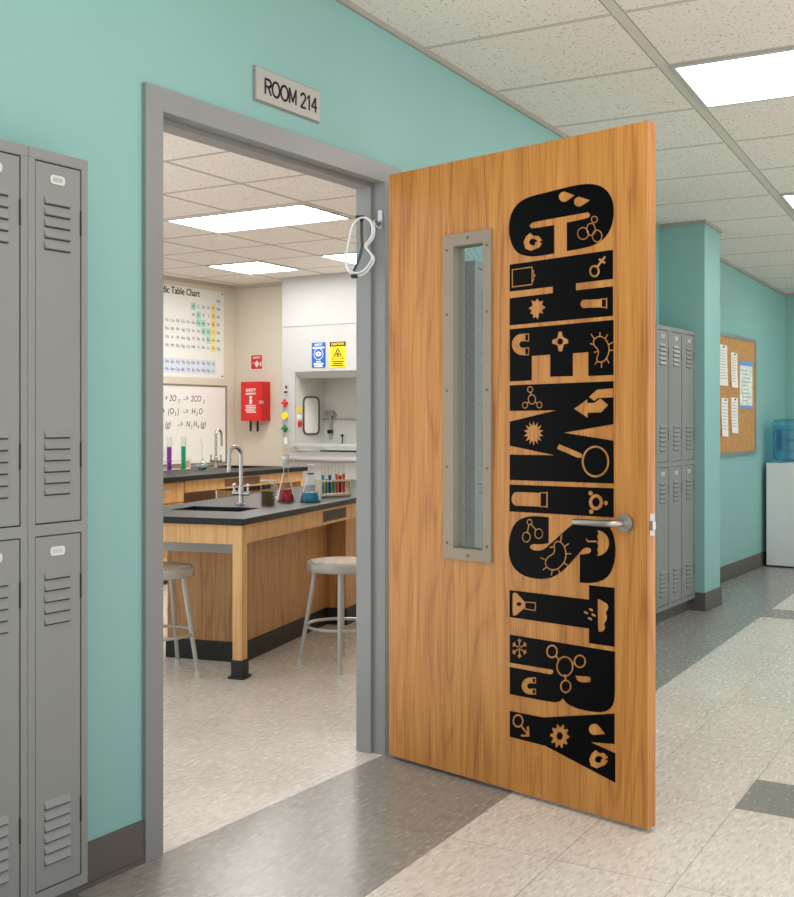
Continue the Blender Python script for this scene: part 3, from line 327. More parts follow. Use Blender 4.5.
R|550.3,519.8 949,521.1 949.3,435.6 949.3,435.6 949.3,435.6 949.3,425.3 949.3,404.8 948.3,386.7 946.3,370.9 941.1,357.7 932.7,346.9 921.5,338.4 907.3,332.1 888,327.7 863.4,325.3 839.6,324.7 816.6,325.8 797.6,328.3 782.7,332 771.4,337.4 763.7,344.6 759.9,348.2 759.9,348.2 756.2,344.5 748.9,337.2 737.6,332.2 722.4,329.6 674.7,327.5 592.5,326.1 550.4,325.4 550.4,325.4 550.4,325.4 550.3,414.2 709.9,414.9 719.8,418.5 723.9,426.6 720.6,431.5 550.3,428.2|750.1,466.8 733.5,480.3 728.5,476.1 745.2,462.5;796.4,458.7 805.5,462.7 803.4,467.4 794.3,463.4;765.3,423.6 766.4,401.6 772.9,402.9 771.7,424.8;805.8,426.1 856.3,431.4 863.3,429.2 862.5,415.3 829.6,408.6 813.7,412.7;639.4,394.2 632.6,393.1 625.5,391.4 618.7,388.5 612.5,384.6 607.1,379.9 602.9,374.5 599.9,368.8 598.4,362.9 598.4,357.1 599.9,351.7 602.9,346.9 607.1,342.9 612.5,339.9 618.7,338.1 625.5,337.5 632.6,338.1 639.4,339.2 639.4,357.8 632.6,356.6 629.5,356.5 626.6,357.1 624.2,358.3 622.5,360.2 621.6,362.5 621.6,365.1 622.5,367.6 624.2,370.1 626.6,372.1 629.5,373.7 632.6,374.5 639.4,375.6;587,480.2 587,448.2 592.2,448.9 592.2,481;587.6,462 579.4,452.7 583.4,450.7 591.6,459.9;587.6,459.3 595.8,452.5 599.8,455.7 591.6,462.5;584.2,479.3 559.5,461.9 562.5,458.9 587.2,476.4;572.9,470.4 561.6,471.7 560,467.5 571.3,466.2;569.5,468.3 566.5,456.9 571.6,456.8 574.6,468.2;587.2,484.1 562.5,494.6 559.5,490.7 584.2,480.3;574.6,488.8 571.6,499.4 566.5,497.8 569.5,487.2;571.3,489.9 560,485.3 561.6,481.6 572.9,486.1;592.2,485.3 592.2,513 587,512.3 587,484.6;591.6,499.2 599.8,508.3 595.8,510.4 587.6,501.3;591.6,501.9 583.4,508.7 579.4,505.6 587.6,498.7;595,481.8 619.3,499 616.4,502 592,484.8;606.2,490.8 617.3,489.4 618.9,493.6 607.8,494.9;609.5,492.8 612.5,504.1 607.4,504.3 604.4,492.9;592,477 616.4,466.7 619.3,470.6 595,480.9;604.4,472.4 607.4,462 612.5,463.6 609.5,474.1;607.8,471.4 618.9,475.9 617.3,479.6 606.2,475.1|800.2,453.8 798.6,443.6 794.1,433.8 786.9,425.4 777.6,419.2 767.2,415.9 756.7,415.9 747.4,419.2 740,425.4 735.4,433.8 733.8,443.7 735.4,454 740,463.8 747.4,472.3 756.7,478.4 767.2,481.6 777.6,481.5 786.9,478.1 794.1,471.9 798.6,463.5/793.7,452.8 792.4,444 788.5,435.8 782.6,428.8 775.2,423.9 767.2,421.3 759.1,421.3 751.7,424 745.7,429.1 741.8,436.2 740.4,444.7 741.8,453.5 745.7,461.9 751.7,468.8 759.1,473.7 767.2,476.2 775.2,476.1 782.6,473.4 788.5,468.3 792.4,461.2;741.2,491.9 740.1,485.2 737,478.8 731.9,473.2 725.5,469.1 718.2,466.9 710.9,467 704.3,469.2 699.3,473.3 696,478.8 694.9,485.3 696,492.1 699.3,498.6 704.3,504.1 710.9,508.2 718.2,510.3 725.5,510.2 731.9,508 737,503.9 740.1,498.3/734.6,491 733.8,485.8 731.3,480.9 727.6,476.8 723.1,473.9 718.2,472.4 713.2,472.5 708.7,474 704.9,477 702.5,481.3 701.6,486.3 702.5,491.5 704.9,496.4 708.7,500.5 713.2,503.4 718.2,504.8 723.1,504.8 727.6,503.2 731.3,500.2 733.8,496;846.1,476.6 845,470 841.8,463.7 836.8,458.2 830.4,454.1 823.2,452 816,451.9 809.5,454 804.5,458 801.2,463.4 800.1,469.8 801.2,476.4 804.5,482.8 809.5,488.3 816,492.3 823.2,494.5 830.4,494.4 836.8,492.3 841.8,488.3 845,482.9/839.8,475.7 838.9,470.6 836.5,465.8 832.8,461.8 828.2,458.9 823.2,457.4 818.2,457.3 813.6,458.8 809.9,461.8 807.4,465.9 806.6,470.7 807.4,475.9 809.9,480.7 813.6,484.7 818.2,487.6 823.2,489.1 828.2,489.1 832.8,487.6 836.5,484.6 838.9,480.5;792.2,390.6 791.2,383.9 788.2,377.5 783.5,372 777.4,367.8 770.4,365.5 763.5,365.4 757.3,367.5 752.5,371.6 749.5,377 748.5,383.3 749.5,390 752.5,396.5 757.3,402.1 763.5,406.2 770.4,408.4 777.4,408.5 783.5,406.3 788.2,402.3 791.2,396.9/785.7,389.5 784.9,384.3 782.7,379.4 779.2,375.3 775,372.4 770.4,370.9 765.9,370.9 761.7,372.4 758.2,375.3 755.9,379.5 755.1,384.4 755.9,389.7 758.2,394.6 761.7,398.7 765.9,401.5 770.4,403 775,403 779.2,401.5 782.7,398.6 784.9,394.4;639,394.5 656,397.2 656,378 639,375.2/643.2,391.7 651.7,393.1 651.7,380.7 643.2,379.4;639,358.1 656,360.9 656,341.7 639,338.8/643.2,355.3 651.7,356.7 651.7,344.4 643.2,343
Y|550.4,270.6 684,273.8 948.5,334.2 948.5,242.5 862.6,230.9 950.9,215 950.9,126.1 692.8,185.4 550.4,186.3|593.4,227.9 618,207 624.5,212.3 599.9,233.2;593.9,202.2 619.4,207.1 618.5,233.2 628.5,235.1 630.3,202 595.7,195.2;915.6,266.2 880.6,257 873.8,255.5 867.2,255.9 861.7,258.3 857.8,262.4 856.1,267.7 856.6,273.6 859.4,279.5 864,284.6 870.1,288.5 876.9,290.6 883.6,290.8 889.5,289.1 894,285.6|606.7,248.6 605.6,241.7 602.5,235.1 597.6,229.2 591.1,224.7 583.8,222.2 576.4,221.9 569.9,224 564.9,228 561.7,233.5 560.6,240 561.7,246.9 564.9,253.6 569.9,259.5 576.4,263.9 583.8,266.4 591.1,266.6 597.6,264.5 602.5,260.5 605.6,255/599.3,247.2 598.5,241.9 596.2,236.9 592.6,232.7 588.4,229.8 583.8,228.2 579.2,228 574.9,229.4 571.3,232.2 568.9,236.4 568.1,241.4 568.9,246.7 571.3,251.7 574.9,255.9 579.2,258.9 583.8,260.4 588.4,260.5 592.6,259.2 596.2,256.3 598.5,252.2;784.7,234.4 784.2,228.3 773.8,223.5 772.2,219.1 777.7,210.5 773.9,205.2 763.9,207.4 760.2,204.3 759.2,192.9 753.6,190.4 747.8,198.7 743.5,198.2 736.3,188.2 730.9,189.5 731.6,200.9 728.3,203.1 717.6,198.5 714.5,203.1 721.5,213.2 720.5,217.3 710.4,219.8 710.9,226 721.5,230.9 723.2,235.3 717.6,244 721.4,249.3 731.6,247.1 735.3,250.1 736.3,261.6 742,264.1 747.8,255.6 752.1,256.1 759.2,265.9 764.6,264.6 763.9,253.3 767.2,251 777.7,255.5 780.7,251 773.8,241 774.8,236.9/759,229.4 758.9,227.4 758.5,225.5 757.8,223.6 756.9,221.8 755.7,220.2 754.4,218.7 752.9,217.4 751.3,216.3 749.6,215.6 747.8,215.1 746,214.9 744.3,215 742.7,215.4 741.2,216.1 739.9,217 738.7,218.3 737.8,219.7 737.1,221.3 736.7,223.1 736.6,225 736.7,226.9 737.1,228.8 737.8,230.7 738.7,232.5 739.9,234.2 741.2,235.7 742.7,237 744.3,238 746,238.8 747.8,239.3 749.6,239.5 751.3,239.4 752.9,238.9 754.4,238.2 755.7,237.3 756.9,236 757.8,234.6 758.5,233 758.9,231.2;882.1,211.1 893.8,204.3 912,208 926.8,197.1 915.3,189 926,187.1 915.3,172.2 884.6,155 863.7,157.6 857,176.8 866.2,197.2/892.1,194.7 900.4,194.4 908.7,190.5 898.8,184.1 900.4,178.9 895.5,175 883.8,173.9 878.8,178.5 878.8,184.2 882.1,189.1 887.1,193
"""
# ------------------------------------------------------------------ colours and materials in use
M = dict(
    teal=flat('teal_paint', TEAL, .55, noise=.02, nscale=1.5, bump=.04, bscale=300),
    cream=flat('cream_paint', (218, 209, 193), .6, noise=.015, nscale=1.5),
    locker=flat('grey_locker_enamel', LOCK, .38, noise=.02, nscale=3, bump=.03, bscale=400),
    locker_dark=flat('gap_shade_sheet', (60, 59, 57), .7),
    frame=flat('grey_frame_enamel', FRAME, .35, noise=.02, nscale=3),
    base=flat('rubber_base', (94, 89, 84), .5, noise=.04),
    oak=wood('oak_veneer', OAK[0], OAK[1], OAK[2], 1.0, .34),
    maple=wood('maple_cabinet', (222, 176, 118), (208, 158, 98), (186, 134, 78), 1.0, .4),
    shaded_basewood=wood('shaded_base_wood', (196, 146, 92), (178, 128, 78), (148, 102, 58), 1.0, .45),  # wood tone darkened to carry the shade below the lit apron
    darkwood=wood('dark_walnut', (128, 88, 54), (112, 74, 44), (92, 60, 36), 1.0, .5),  # dark brown wood of the knee-space panel and outlet plate
    vinyl=flat('black_vinyl', (3, 3, 4), .36, noise=0, spec=.09),
    metal=flat('brushed_metal', (186, 184, 180), .32, 1, noise=.03, nscale=40),
    chrome=flat('chrome', (190, 190, 190), .16, 1, noise=0),
    stoolmetal=flat('grey_stool_steel', (172, 170, 166), .32, .3, noise=.03),
    stoolseat=wood('stool_hardboard', (190, 172, 146), (178, 158, 132), (160, 140, 114), 1.0, .5, axis='X'),
    winframe=flat('bronze_grey_frame', (148, 136, 118), .4, .2, noise=.03),
    signplate=flat('grey_sign_plate', (174, 172, 166), .4, .15, noise=.03, nscale=60),
    black=flat('black_plastic', (22, 22, 22), .45, noise=.05),
    epoxy=flat('black_epoxy_top', (20, 20, 22), .4, noise=.06, nscale=20, spec=.3),
    rubber=flat('black_rubber_base', (24, 23, 22), .55, noise=.05),
    greyplastic=flat('grey_basin', (186, 184, 178), .5),
    white=flat('white_enamel', WHITE, .4, noise=.01),
    liner=flat('hood_liner', (204, 203, 196), .5, noise=.01),
    paper=flat('white_paper', (234, 233, 226), .7, noise=.01),
    whiteboard=flat('whiteboard', (238, 237, 233), .22, noise=.008),
    ink=flat('marker_ink', (72, 74, 76), .6), textblack=flat('printed_black', (26, 26, 28), .6),
    red=flat('red_enamel', (212, 26, 26), .35, noise=.03), redprint=flat('red_print', (205, 36, 34), .5),
    yellow=flat('yellow_print', (246, 218, 20), .5), blue=flat('blue_print', (26, 92, 176), .5),
    green=flat('green_plastic', (16, 120, 78), .45), mint=flat('mint_cell', (172, 220, 200), .6), gold=flat('gold_cell', (246, 220, 130), .6),
    paleblue=flat('pale_blue_cell', (210, 219, 236), .6), palecell=flat('pale_grey_cell', (230, 230, 229), .6),
    alu=flat('aluminium_trim', (168, 172, 172), .4, .6), cork=cork_mat(), sky=flat('blue_poster_band', (112, 158, 206), .6),
    postermap=flat('pale_green_print', (220, 226, 220), .7, noise=.18, nscale=14),
    cooler=flat('cooler_enamel', (228, 231, 231), .4, noise=.01), rackwood=flat('pale_rack_wood', (226, 214, 190), .6, noise=.05),
    strap=flat('dark_strap', (30, 34, 44), .6), clear=flat('clear_plastic_rim', (238, 242, 244), .12, noise=0, trans=.1, spec=.6),
    glass=glass_mat('clear_glass', (.93, .96, .96), .75, .03, .03), wired=glass_mat('wired_glass', (.80, .86, .86), .35, .06, .05),
    lens=glass_mat('goggle_lens', (.96, .98, .98), .4, .05, .03), bottle=glass_mat('blue_bottle_plastic', (.58, .82, .92), .5, .08, .06),
    water=glass_mat('water', (.74, .90, .95), .3, .05, .02),
    wire=flat('steel_wire', (140, 147, 143), .5, .3), soil=liquid_mat('brown_green_liquid', (96, 92, 52)),
    lred=liquid_mat('red_liquid', (190, 16, 34)), lblue=liquid_mat('blue_liquid', (8, 140, 190)), lpurple=liquid_mat('purple_liquid', (150, 30, 170)),
    lgreen=liquid_mat('green_liquid', (10, 176, 120)), lorange=liquid_mat('orange_liquid', (232, 92, 28)), lcyan=liquid_mat('cyan_liquid', (30, 160, 196)),
    ldeep=liquid_mat('deep_blue_liquid', (16, 82, 176)), lleaf=liquid_mat('leaf_green_liquid', (92, 170, 60)), lteal=liquid_mat('pale_teal_liquid', (120, 186, 170)),
    plate=flat('pale_metal_plate', (206, 204, 198), .35), socket=flat('dark_brown_plate', (66, 44, 28), .5),
    faint=flat('faint_print', (168, 168, 164), .7),
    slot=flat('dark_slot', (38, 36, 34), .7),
    ceil_hall=ceiling_mat('hall_ceiling_tile', R(4), 3.80, .57, 1.245, 1.2, .006, .02, CEIL_H, (206, 202, 190)),
    ceil_class=ceiling_mat('classroom_ceiling_tile', R(3), 4.66, .665, 4.22, .63, .009, .009, CEIL_C, (200, 192, 178)),
    diffuser=emit_mat('lamp_diffuser', (1, .985, .96), E_HALL), diffuser_class=emit_mat('lamp_diffuser_classroom', (1, .985, .955), E_CLASS),
    floor=floor_mat(),
)
# ------------------------------------------------------------------ the shell
WY, JY = 2.28, 2.378                      # hall face and classroom face of the dividing wall
OX0, OX1, OZ = 2.247, 3.36, 2.086        # door opening
CZ = lambda x: 2.514-.0472*(x-6.65)      # hall ceiling height
m = MB().prism([(FLX, FLY), (10.4, FLY), (10.4, 8.2), (CLX2, 8.2), (CLX, 2.375), (FLX, 2.375)], -.1, 0, 'XY')
struct(m.build('floor', M['floor']))
w = MB(); w.box(-2.5, OX0-.03, WY, JY, 0, 2.95); w.box(OX1+.03, 6.08, WY, JY, 0, 2.72); w.box(OX0-.03, OX1+.03, WY, JY, OZ+.03, 2.9)
struct(w.build('wall_hall', M['teal']))
w = MB(); w.box(5.98, 10.32, 2.57, 2.69, 0, 2.62); w.box(5.98, 6.08, 2.379, 2.57, 0, 2.62)
struct(w.build('wall_hall_far', M['teal']))
struct(MB().box(7.02, 7.34, 2.27, 2.57, 0, 2.55).build('wall_column', M['teal']))
struct(MB().box(10.2, 10.32, -1.6, 2.57, 0, 2.5).build('wall_end', M['teal']))
m = MB()
vs = [m.bm.verts.new(p) for p in ((-2.5, -1.6, CZ(-2.5)), (10.3, -1.6, CZ(10.3)), (10.3, 2.66, CZ(10.3)), (-2.5, 2.66, CZ(-2.5)))]
vt = [m.bm.verts.new((v.co.x, v.co.y, v.co.z+.08)) for v in vs]
m.bm.faces.new(vs); m.bm.faces.new(vt)
for i in range(4): m.bm.faces.new((vs[i], vs[(i+1) % 4], vt[(i+1) % 4], vt[i]))
struct(m.build('ceiling', M['ceil_hall']))
# slim wall angle where the hall ceiling meets the walls
m = MB()
def angle(x0, x1, y):
    p = [(x0, CZ(x0)), (x1, CZ(x1)), (x1, CZ(x1)-.022), (x0, CZ(x0)-.022)]
    m.prism(p, y-.012, y, 'XZ')
angle(-2.5, 6.08, WY); angle(6.08, 7.02, 2.57); angle(7.01, 7.35, 2.27); angle(7.34, 10.2, 2.57)
m.box(7.008, 7.02, 2.26, 2.57, CZ(7.02)-.022, CZ(7.02)); m.box(10.188, 10.2, -1.6, 2.57, CZ(10.2)-.022, CZ(10.2))
struct(m.build('trim_1', flat('wall_angle', (160, 158, 148), .6)))
# classroom shell
struct(MB().box(CLX2, 9.12, 8.0, 8.12, 0, 2.75).build('wall_classroom_back', M['cream']))
struct(MB().box(9.0, 9.12, 7.135, 8.0, 0, 2.75).build('wall_classroom_right', M['cream']))
w = MB(); w.box(9.32, 9.44, 2.69, 7.255, 0, 2.75); w.box(9.12, 9.32, 7.135, 7.255, 0, 2.75)
struct(w.build('wall_classroom_alcove', M['cream']))
w = MB(); w.box(CLX-.1, OX0-.03, JY, JY+.008, 0, 2.65); w.box(OX1+.03, 5.98, JY, JY+.008, 0, 2.65); w.box(OX0-.03, OX1+.03, JY, JY+.008, OZ+.03, 2.65); w.box(5.97, 9.32, 2.69, 2.70, 0, 2.65); w.box(5.97, 5.98, JY+.008, 2.70, 0, 2.65)
struct(w.build('wall_classroom_front', M['cream']))
struct(MB().prism([(CLX, JY+.001), (9.32, JY+.001), (9.32, 7.999), (CLX2, 7.999)], 2.65, 2.72, 'XY').build('ceiling_classroom', M['ceil_class']))
m = MB(); m.box(CLX2, 9.0, 7.98, 8.0, 2.615, 2.65); m.box(8.98, 9.0, 7.14, 7.98, 2.615, 2.65)
struct(m.build('trim_2', flat('wall_angle_classroom', (196, 188, 172), .6)))
# baseboards
def baseboard(name, boxes):
    m = MB()
    for b in boxes:
        m.box(*b, 0, .115); m.box(b[0]-(.006 if b[1]-b[0] < .02 else 0), b[1], b[2]-.006, b[3], 0, .012)
    struct(m.build(name, M['base']))
baseboard('baseboard_left', [(1.888, OX0-.067, WY-.009, WY)])
baseboard('baseboard_right', [(OX1+.112, 3.728, WY-.009, WY)])
baseboard('baseboard_column', [(7.011, 7.349, 2.261, 2.27), (7.011, 7.02, 2.27, 2.36)])
baseboard('baseboard_far', [(7.349, 10.2, 2.561, 2.57)])
# ------------------------------------------------------------------ door frame
f = MB(); FY = 2.265
def casing(x0, x1, z0, z1): f.box(x0, x1, FY, WY-.0005, z0, z1)
casing(OX0-.066, OX0, 0, OZ+.066); casing(OX1, OX1+.11, 0, OZ+.066); casing(OX0, OX1, OZ, OZ+.066)
f.box(OX0-.03, OX0, WY-.0005, JY+.004, 0, OZ+.03); f.box(OX1, OX1+.03, WY-.0005, JY+.004, 0, OZ+.03); f.box(OX0, OX1, WY-.0005, JY+.004, OZ, OZ+.03)
f.box(OX0, OX0+.016, 2.318, JY+.004, 0, OZ-.016); f.box(OX1-.016, OX1, 2.318, JY+.004, 0, OZ-.016); f.box(OX0, OX1, 2.318, JY+.004, OZ-.016, OZ)
fr = struct(f.build('trim_3', M['frame']), 'grey steel door frame around the open classroom doorway', 'door frame')
# ------------------------------------------------------------------ the open door
D = thing('door_1', 'open oak door with black CHEMISTRY lettering and narrow wired window', 'door', (3.335, 2.232, 0), R(-100.25)); D['kind'] = 'structure'
leaf = MB().box(0, 1.063, 0, .044, .012, 2.104, .0025).build('door_leaf', M['oak'], D)
boolean(leaf, MB().box(.300, .456, -.02, .07, .772, 1.824).build('cut', None, D))
m = MB()
for y0, y1 in ((-.009, .0), (.044, .053)):
    m.box(.268, .313, y0, y1, .747, 1.852); m.box(.443, .478, y0, y1, .747, 1.852); m.box(.313, .443, y0, y1, .747, .785); m.box(.313, .443, y0, y1, 1.811, 1.852)
m.box(.3, .313, 0, .044, .772, 1.824); m.box(.443, .456, 0, .044, .772, 1.824); m.box(.313, .443, 0, .044, .772, .785); m.box(.313, .443, 0, .044, 1.811, 1.824)
wf = m.build('window_frame', M['winframe'], D)
m = MB()
for z in (.80, 1.06, 1.32, 1.58, 1.80):
    for x in (.285, .461): m.tube([(x, -.0095, z), (x, -.0115, z)], .005, 8)
for x in (.378,):
    for z in (.763, 1.834): m.tube([(x, -.0095, z), (x, -.0115, z)], .005, 8)
m.build('screw', flat('dull_screw', (118, 108, 94), .5, .3), wf)['kind'] = 'stuff'
gl = MB().box(.3135, .4425, .019, .025, .7855, 1.8105).build('window_pane', M['wired'], D)
m = MB()
x0, x1, z0, z1 = .314, .442, .786, 1.810
k = -1.3
while k < 2.2:
    for s in (1, -1):   # diamond mesh
        a = []
        for x in (x0, x1):
            a.append((x, s*(x-.378)*1.45+k))
        (xa, za), (xb, zb) = a
        if max(za, zb) < z0 or min(za, zb) > z1: continue
        def clip(xa, za, xb, zb):
            if za < z0: xa, za = xa+(z0-za)*(xb-xa)/(zb-za), z0
            if za > z1: xa, za = xa+(z1-za)*(xb-xa)/(zb-za), z1
            return xa, za
        pa = clip(xa, za, xb, zb); pb = clip(xb, zb, xa, za)
        if math.dist(pa, pb) > .01: m.tube([(pa[0], .022, pa[1]), (pb[0], .022, pb[1])], .00045, 4)
    k += .033
m.build('wire_mesh', M['wire'], gl)
# lettering decal
dec = bpy.data.objects.new('lettering_decal', None); COL.objects.link(dec); dec.parent = D
def pts(s): return [tuple(float(c)/1000 for c in p.split(',')) for p in s.split()]
for rowtxt in DECAL.strip().split('\n'):
    ch, outer, solids, rings = rowtxt.split('|')
    o = MB().prism(pts(outer), -.0011, -.0002).build('decal_letter', M['vinyl'], dec)
    o['label'] = 'black vinyl letter %s with cut-out science symbols' % ch
    c = MB()
    for s in solids.split(';'):
        if s: c.prism(pts(s), -.004, .004)
    for r in rings.split(';'):
        if r:
            a, b = r.split('/'); c.ringprism(pts(a), pts(b), -.004, .004)
    bmesh.ops.recalc_face_normals(c.bm, faces=c.bm.faces[:])
    c = c.build('cut', None, dec)
    boolean(o, c)
# lever handle on both faces, latch on the edge
for sgn, y in ((-1, -.0002), (1, .0442)):
    h = MB()
    h.tube([(.988, y, .912), (.988, y+sgn*.009, .912)], .0265, 28)
    h.tube([(.988, y+sgn*.009, .912), (.988, y+sgn*.012, .912)], .022, 28)
    pth = [(.988, y+sgn*.010, .912), (.988, y+sgn*.034, .912), (.983, y+sgn*.047, .912), (.970, y+sgn*.055, .9115), (.94, y+sgn*.057, .911), (.88, y+sgn*.056, .910), (.838, y+sgn*.055, .909), (.835, y+sgn*.055, .909)]
    h.tube(pth, [.0105, .0105, .0105, .0105, .0105, .010, .0095, .006], 14)
    h.build('lever_handle', M['metal'], D, True)
lp = MB().box(1.0632, 1.0645, 0.008, .036, .877, .943).build('latch_plate', M['metal'], D)
MB().box(1.0646, 1.073, .014, .030, .893, .921, .003).build('latch_bolt', M['chrome'], lp)
# ------------------------------------------------------------------ room number sign
s = thing('room_sign', 'grey ROOM 214 plate on the teal wall above the doorway', 'sign', (2.8135, WY, 2.27))
MB().box(-.1635, .1635, -.012, -.0005, -.051, .051, .002).build('sign_plate', M['signplate'], s)
MB().box(-.168, .168, -.004, -.0004, -.055, .055).build('sign_backing', M['frame'], s)
SW = .0072
def stroke(m, pl, y0, y1, closed=False):
    q = list(pl)+([pl[0]] if closed else [])
    for (xa, za), (xb, zb) in zip(q, q[1:]):
        l = math.hypot(xb-xa, zb-za)
        if l < 1e-6: continue
        nx, nz = -(zb-za)/l*SW/2, (xb-xa)/l*SW/2; ex, ez = (xb-xa)/l*SW*.2, (zb-za)/l*SW*.2
        m.prism([(xa+nx-ex, za+nz-ez), (xb+nx+ex, zb+nz+ez), (xb-nx+ex, zb-nz+ez), (xa-nx-ex, za-nz-ez)], y0, y1)
def arc(cx, cz, rx, rz, a0, a1, n=12): return [(cx+rx*math.cos(R(a0+(a1-a0)*i/n)), cz+rz*math.sin(R(a0+(a1-a0)*i/n))) for i in range(n+1)]
GL = {'R': (.031, [[(0, 0), (0, .046), (.016, .046)]+arc(.016, .0345, .0115, .0115, 90, -90)+[(0, .023)], [(.013, .023), (.028, 0)]]),
      'O': (.038, [arc(.017, .023, .018, .0235, 0, 360, 22)]), 'M': (.038, [[(0, 0), (0, .046), (.0165, .006), (.033, .046), (.033, 0)]]),
      '2': (.027, [arc(.0115, .034, .0115, .012, 170, -35, 10)+[(0, 0), (.024, 0)]]), '1': (.022, [[(.002, .036), (.012, .046), (.012, 0)]]), '4': (.027, [[(.019, 0), (.019, .046), (-.001, .015), (.026, .015)]]), ' ': (.013, [])}
m = MB(); cur = -.122
for ch in 'ROOM 214':
    for pl in GL[ch][1]: stroke(m, [(cur+x, z-.024) for x, z in pl], -.0132, -.0122)
    cur += GL[ch][0]+.0045
m.build('sign_lettering', M['textblack'], s)
# ------------------------------------------------------------------ lockers
def locker_door(root, x0, x1, z0, z1, tagz, louvers):
    d = MB().box(x0, x1, .0015, .018, z0, z1, .0015)
    w_ = x1-x0; cx = (x0+x1)/2-.004; hw = w_*.29
    SL = []
    for (a, b, n) in louvers:
        st = (b-a)/(n-1) if n > 1 else 0
        sl = MB(); SL.append(sl)
        for i in range(n):
            z = a+st*i; h = abs(st)*.72
            A = [d.bm.verts.new(p) for p in ((cx-hw, .0015, z+h/2), (cx+hw, .0015, z+h/2), (cx+hw*.96, -.0052, z-h/2+.002), (cx-hw*.96, -.0052, z-h/2+.002), (cx-hw*.96, .0012, z-h/2), (cx+hw*.96, .0012, z-h/2))]
            for q in ((0, 1, 2, 3), (3, 2, 5, 4), (0, 3, 4), (1, 5, 2)): d.bm.faces.new([A[j] for j in q])
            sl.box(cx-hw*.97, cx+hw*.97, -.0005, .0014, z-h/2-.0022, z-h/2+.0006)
    dd = d.build('locker_door', M['locker'], root)
    for sl in SL: sl.build('vent_slot_shade', M['slot'], dd)  # dark strips paint the shade in the openings under the louvers
    t = MB(); t.prism(rrect(cx, tagz, .046*w_/.141, .022, .008), -.0012, .0014); t.build('number_plate', M['plate'], dd)
    t = MB(); t.prism(rrect(cx, tagz, .030*w_/.141, .010, .004), -.002, -.0013); t.build('plate_insert', M['metal'], dd)
    for z in (z1-.13, z0+.16):
        MB().box(x1-.0015, x1+.0022, -.001, .0014, z-.03, z+.03).build('hinge', M['slot'], dd)
def locker(label, x, yf, w_, dep, zb, zt, split, gap, group, toe):
    r = thing('locker', label, 'locker', (x, yf, 0), 0, group)
    b = MB(); st = w_*.115
    b.box(.0008, w_-.0008, .02, dep, zb, zt); b.box(.0008, st, 0, .02, zb, zt); b.box(w_-st*.95, w_-.0008, 0, .02, zb, zt)
    b.box(st, w_-st*.95, 0, .02, zt-.026, zt); b.box(st, w_-st*.95, 0, .02, zb, zb+.026); b.box(st, w_-st*.95, 0, .02, split-gap/2, split+gap/2)
    b.box(.0008, w_-.0008, -.0012, 0, zt-.024, zt)
    b.build('locker_body', M['locker'], r)
    MB().box(.0008, w_-.0008, .019, .0198, zb+.02, zt-.02).build('gap_shade_sheet', M['locker_dark'], r)  # thin dark sheet, coloured as the shade in the door gaps
    MB().box(.0008, w_-.0008, toe, dep, 0, zb-.0005).build('toe_kick', M['base'], r)
    g = .0028; x0, x1 = st+g, w_-st*.95-g
    zz = zt-.026-g
    locker_door(r, x0, x1, split+gap/2+g, zz, zz-.036, [(zz-.088, zz-.196, 5), (split+.229, split+.093, 6)])
    zz = split-gap/2-g
    locker_door(r, x0, x1, zb+.026+g, zz, zz-.037, [(zz-.093, zz-.201, 5), (zb+.227, zb+.094, 6)])
    return r
g1 = 'two-tier lockers left of the doorway'
locker('grey two-door locker at the left wall, next to the doorway', 1.705, 2.16, .180, .1195, .073, 1.863, .958, .027, g1, .03)
locker('grey two-door locker cut by the left picture edge', 1.525, 2.16, .180, .1195, .073, 1.863, .958, .027, g1, .03)
g2 = 'two-tier lockers seen through the door window'
for i, tx in enumerate(('nearest the door hinges', 'second from the door hinges', 'third from the door hinges', 'farthest from the door hinges')):
    locker('grey locker behind the door window, '+tx, 3.73+.2355*i, 2.10, .235, .179, .075, 1.832, .955, .03, g2, .03)
g3 = 'far lockers beside the teal column'
for i, tx in enumerate(('nearest to the open oak door', 'middle one of the far three', 'right beside the teal column')):
    locker('grey two-tier hall locker, '+tx, 6.312+.2355*i, 2.33, .235, .239, .08, 1.785, .952, .03, g3, .04)
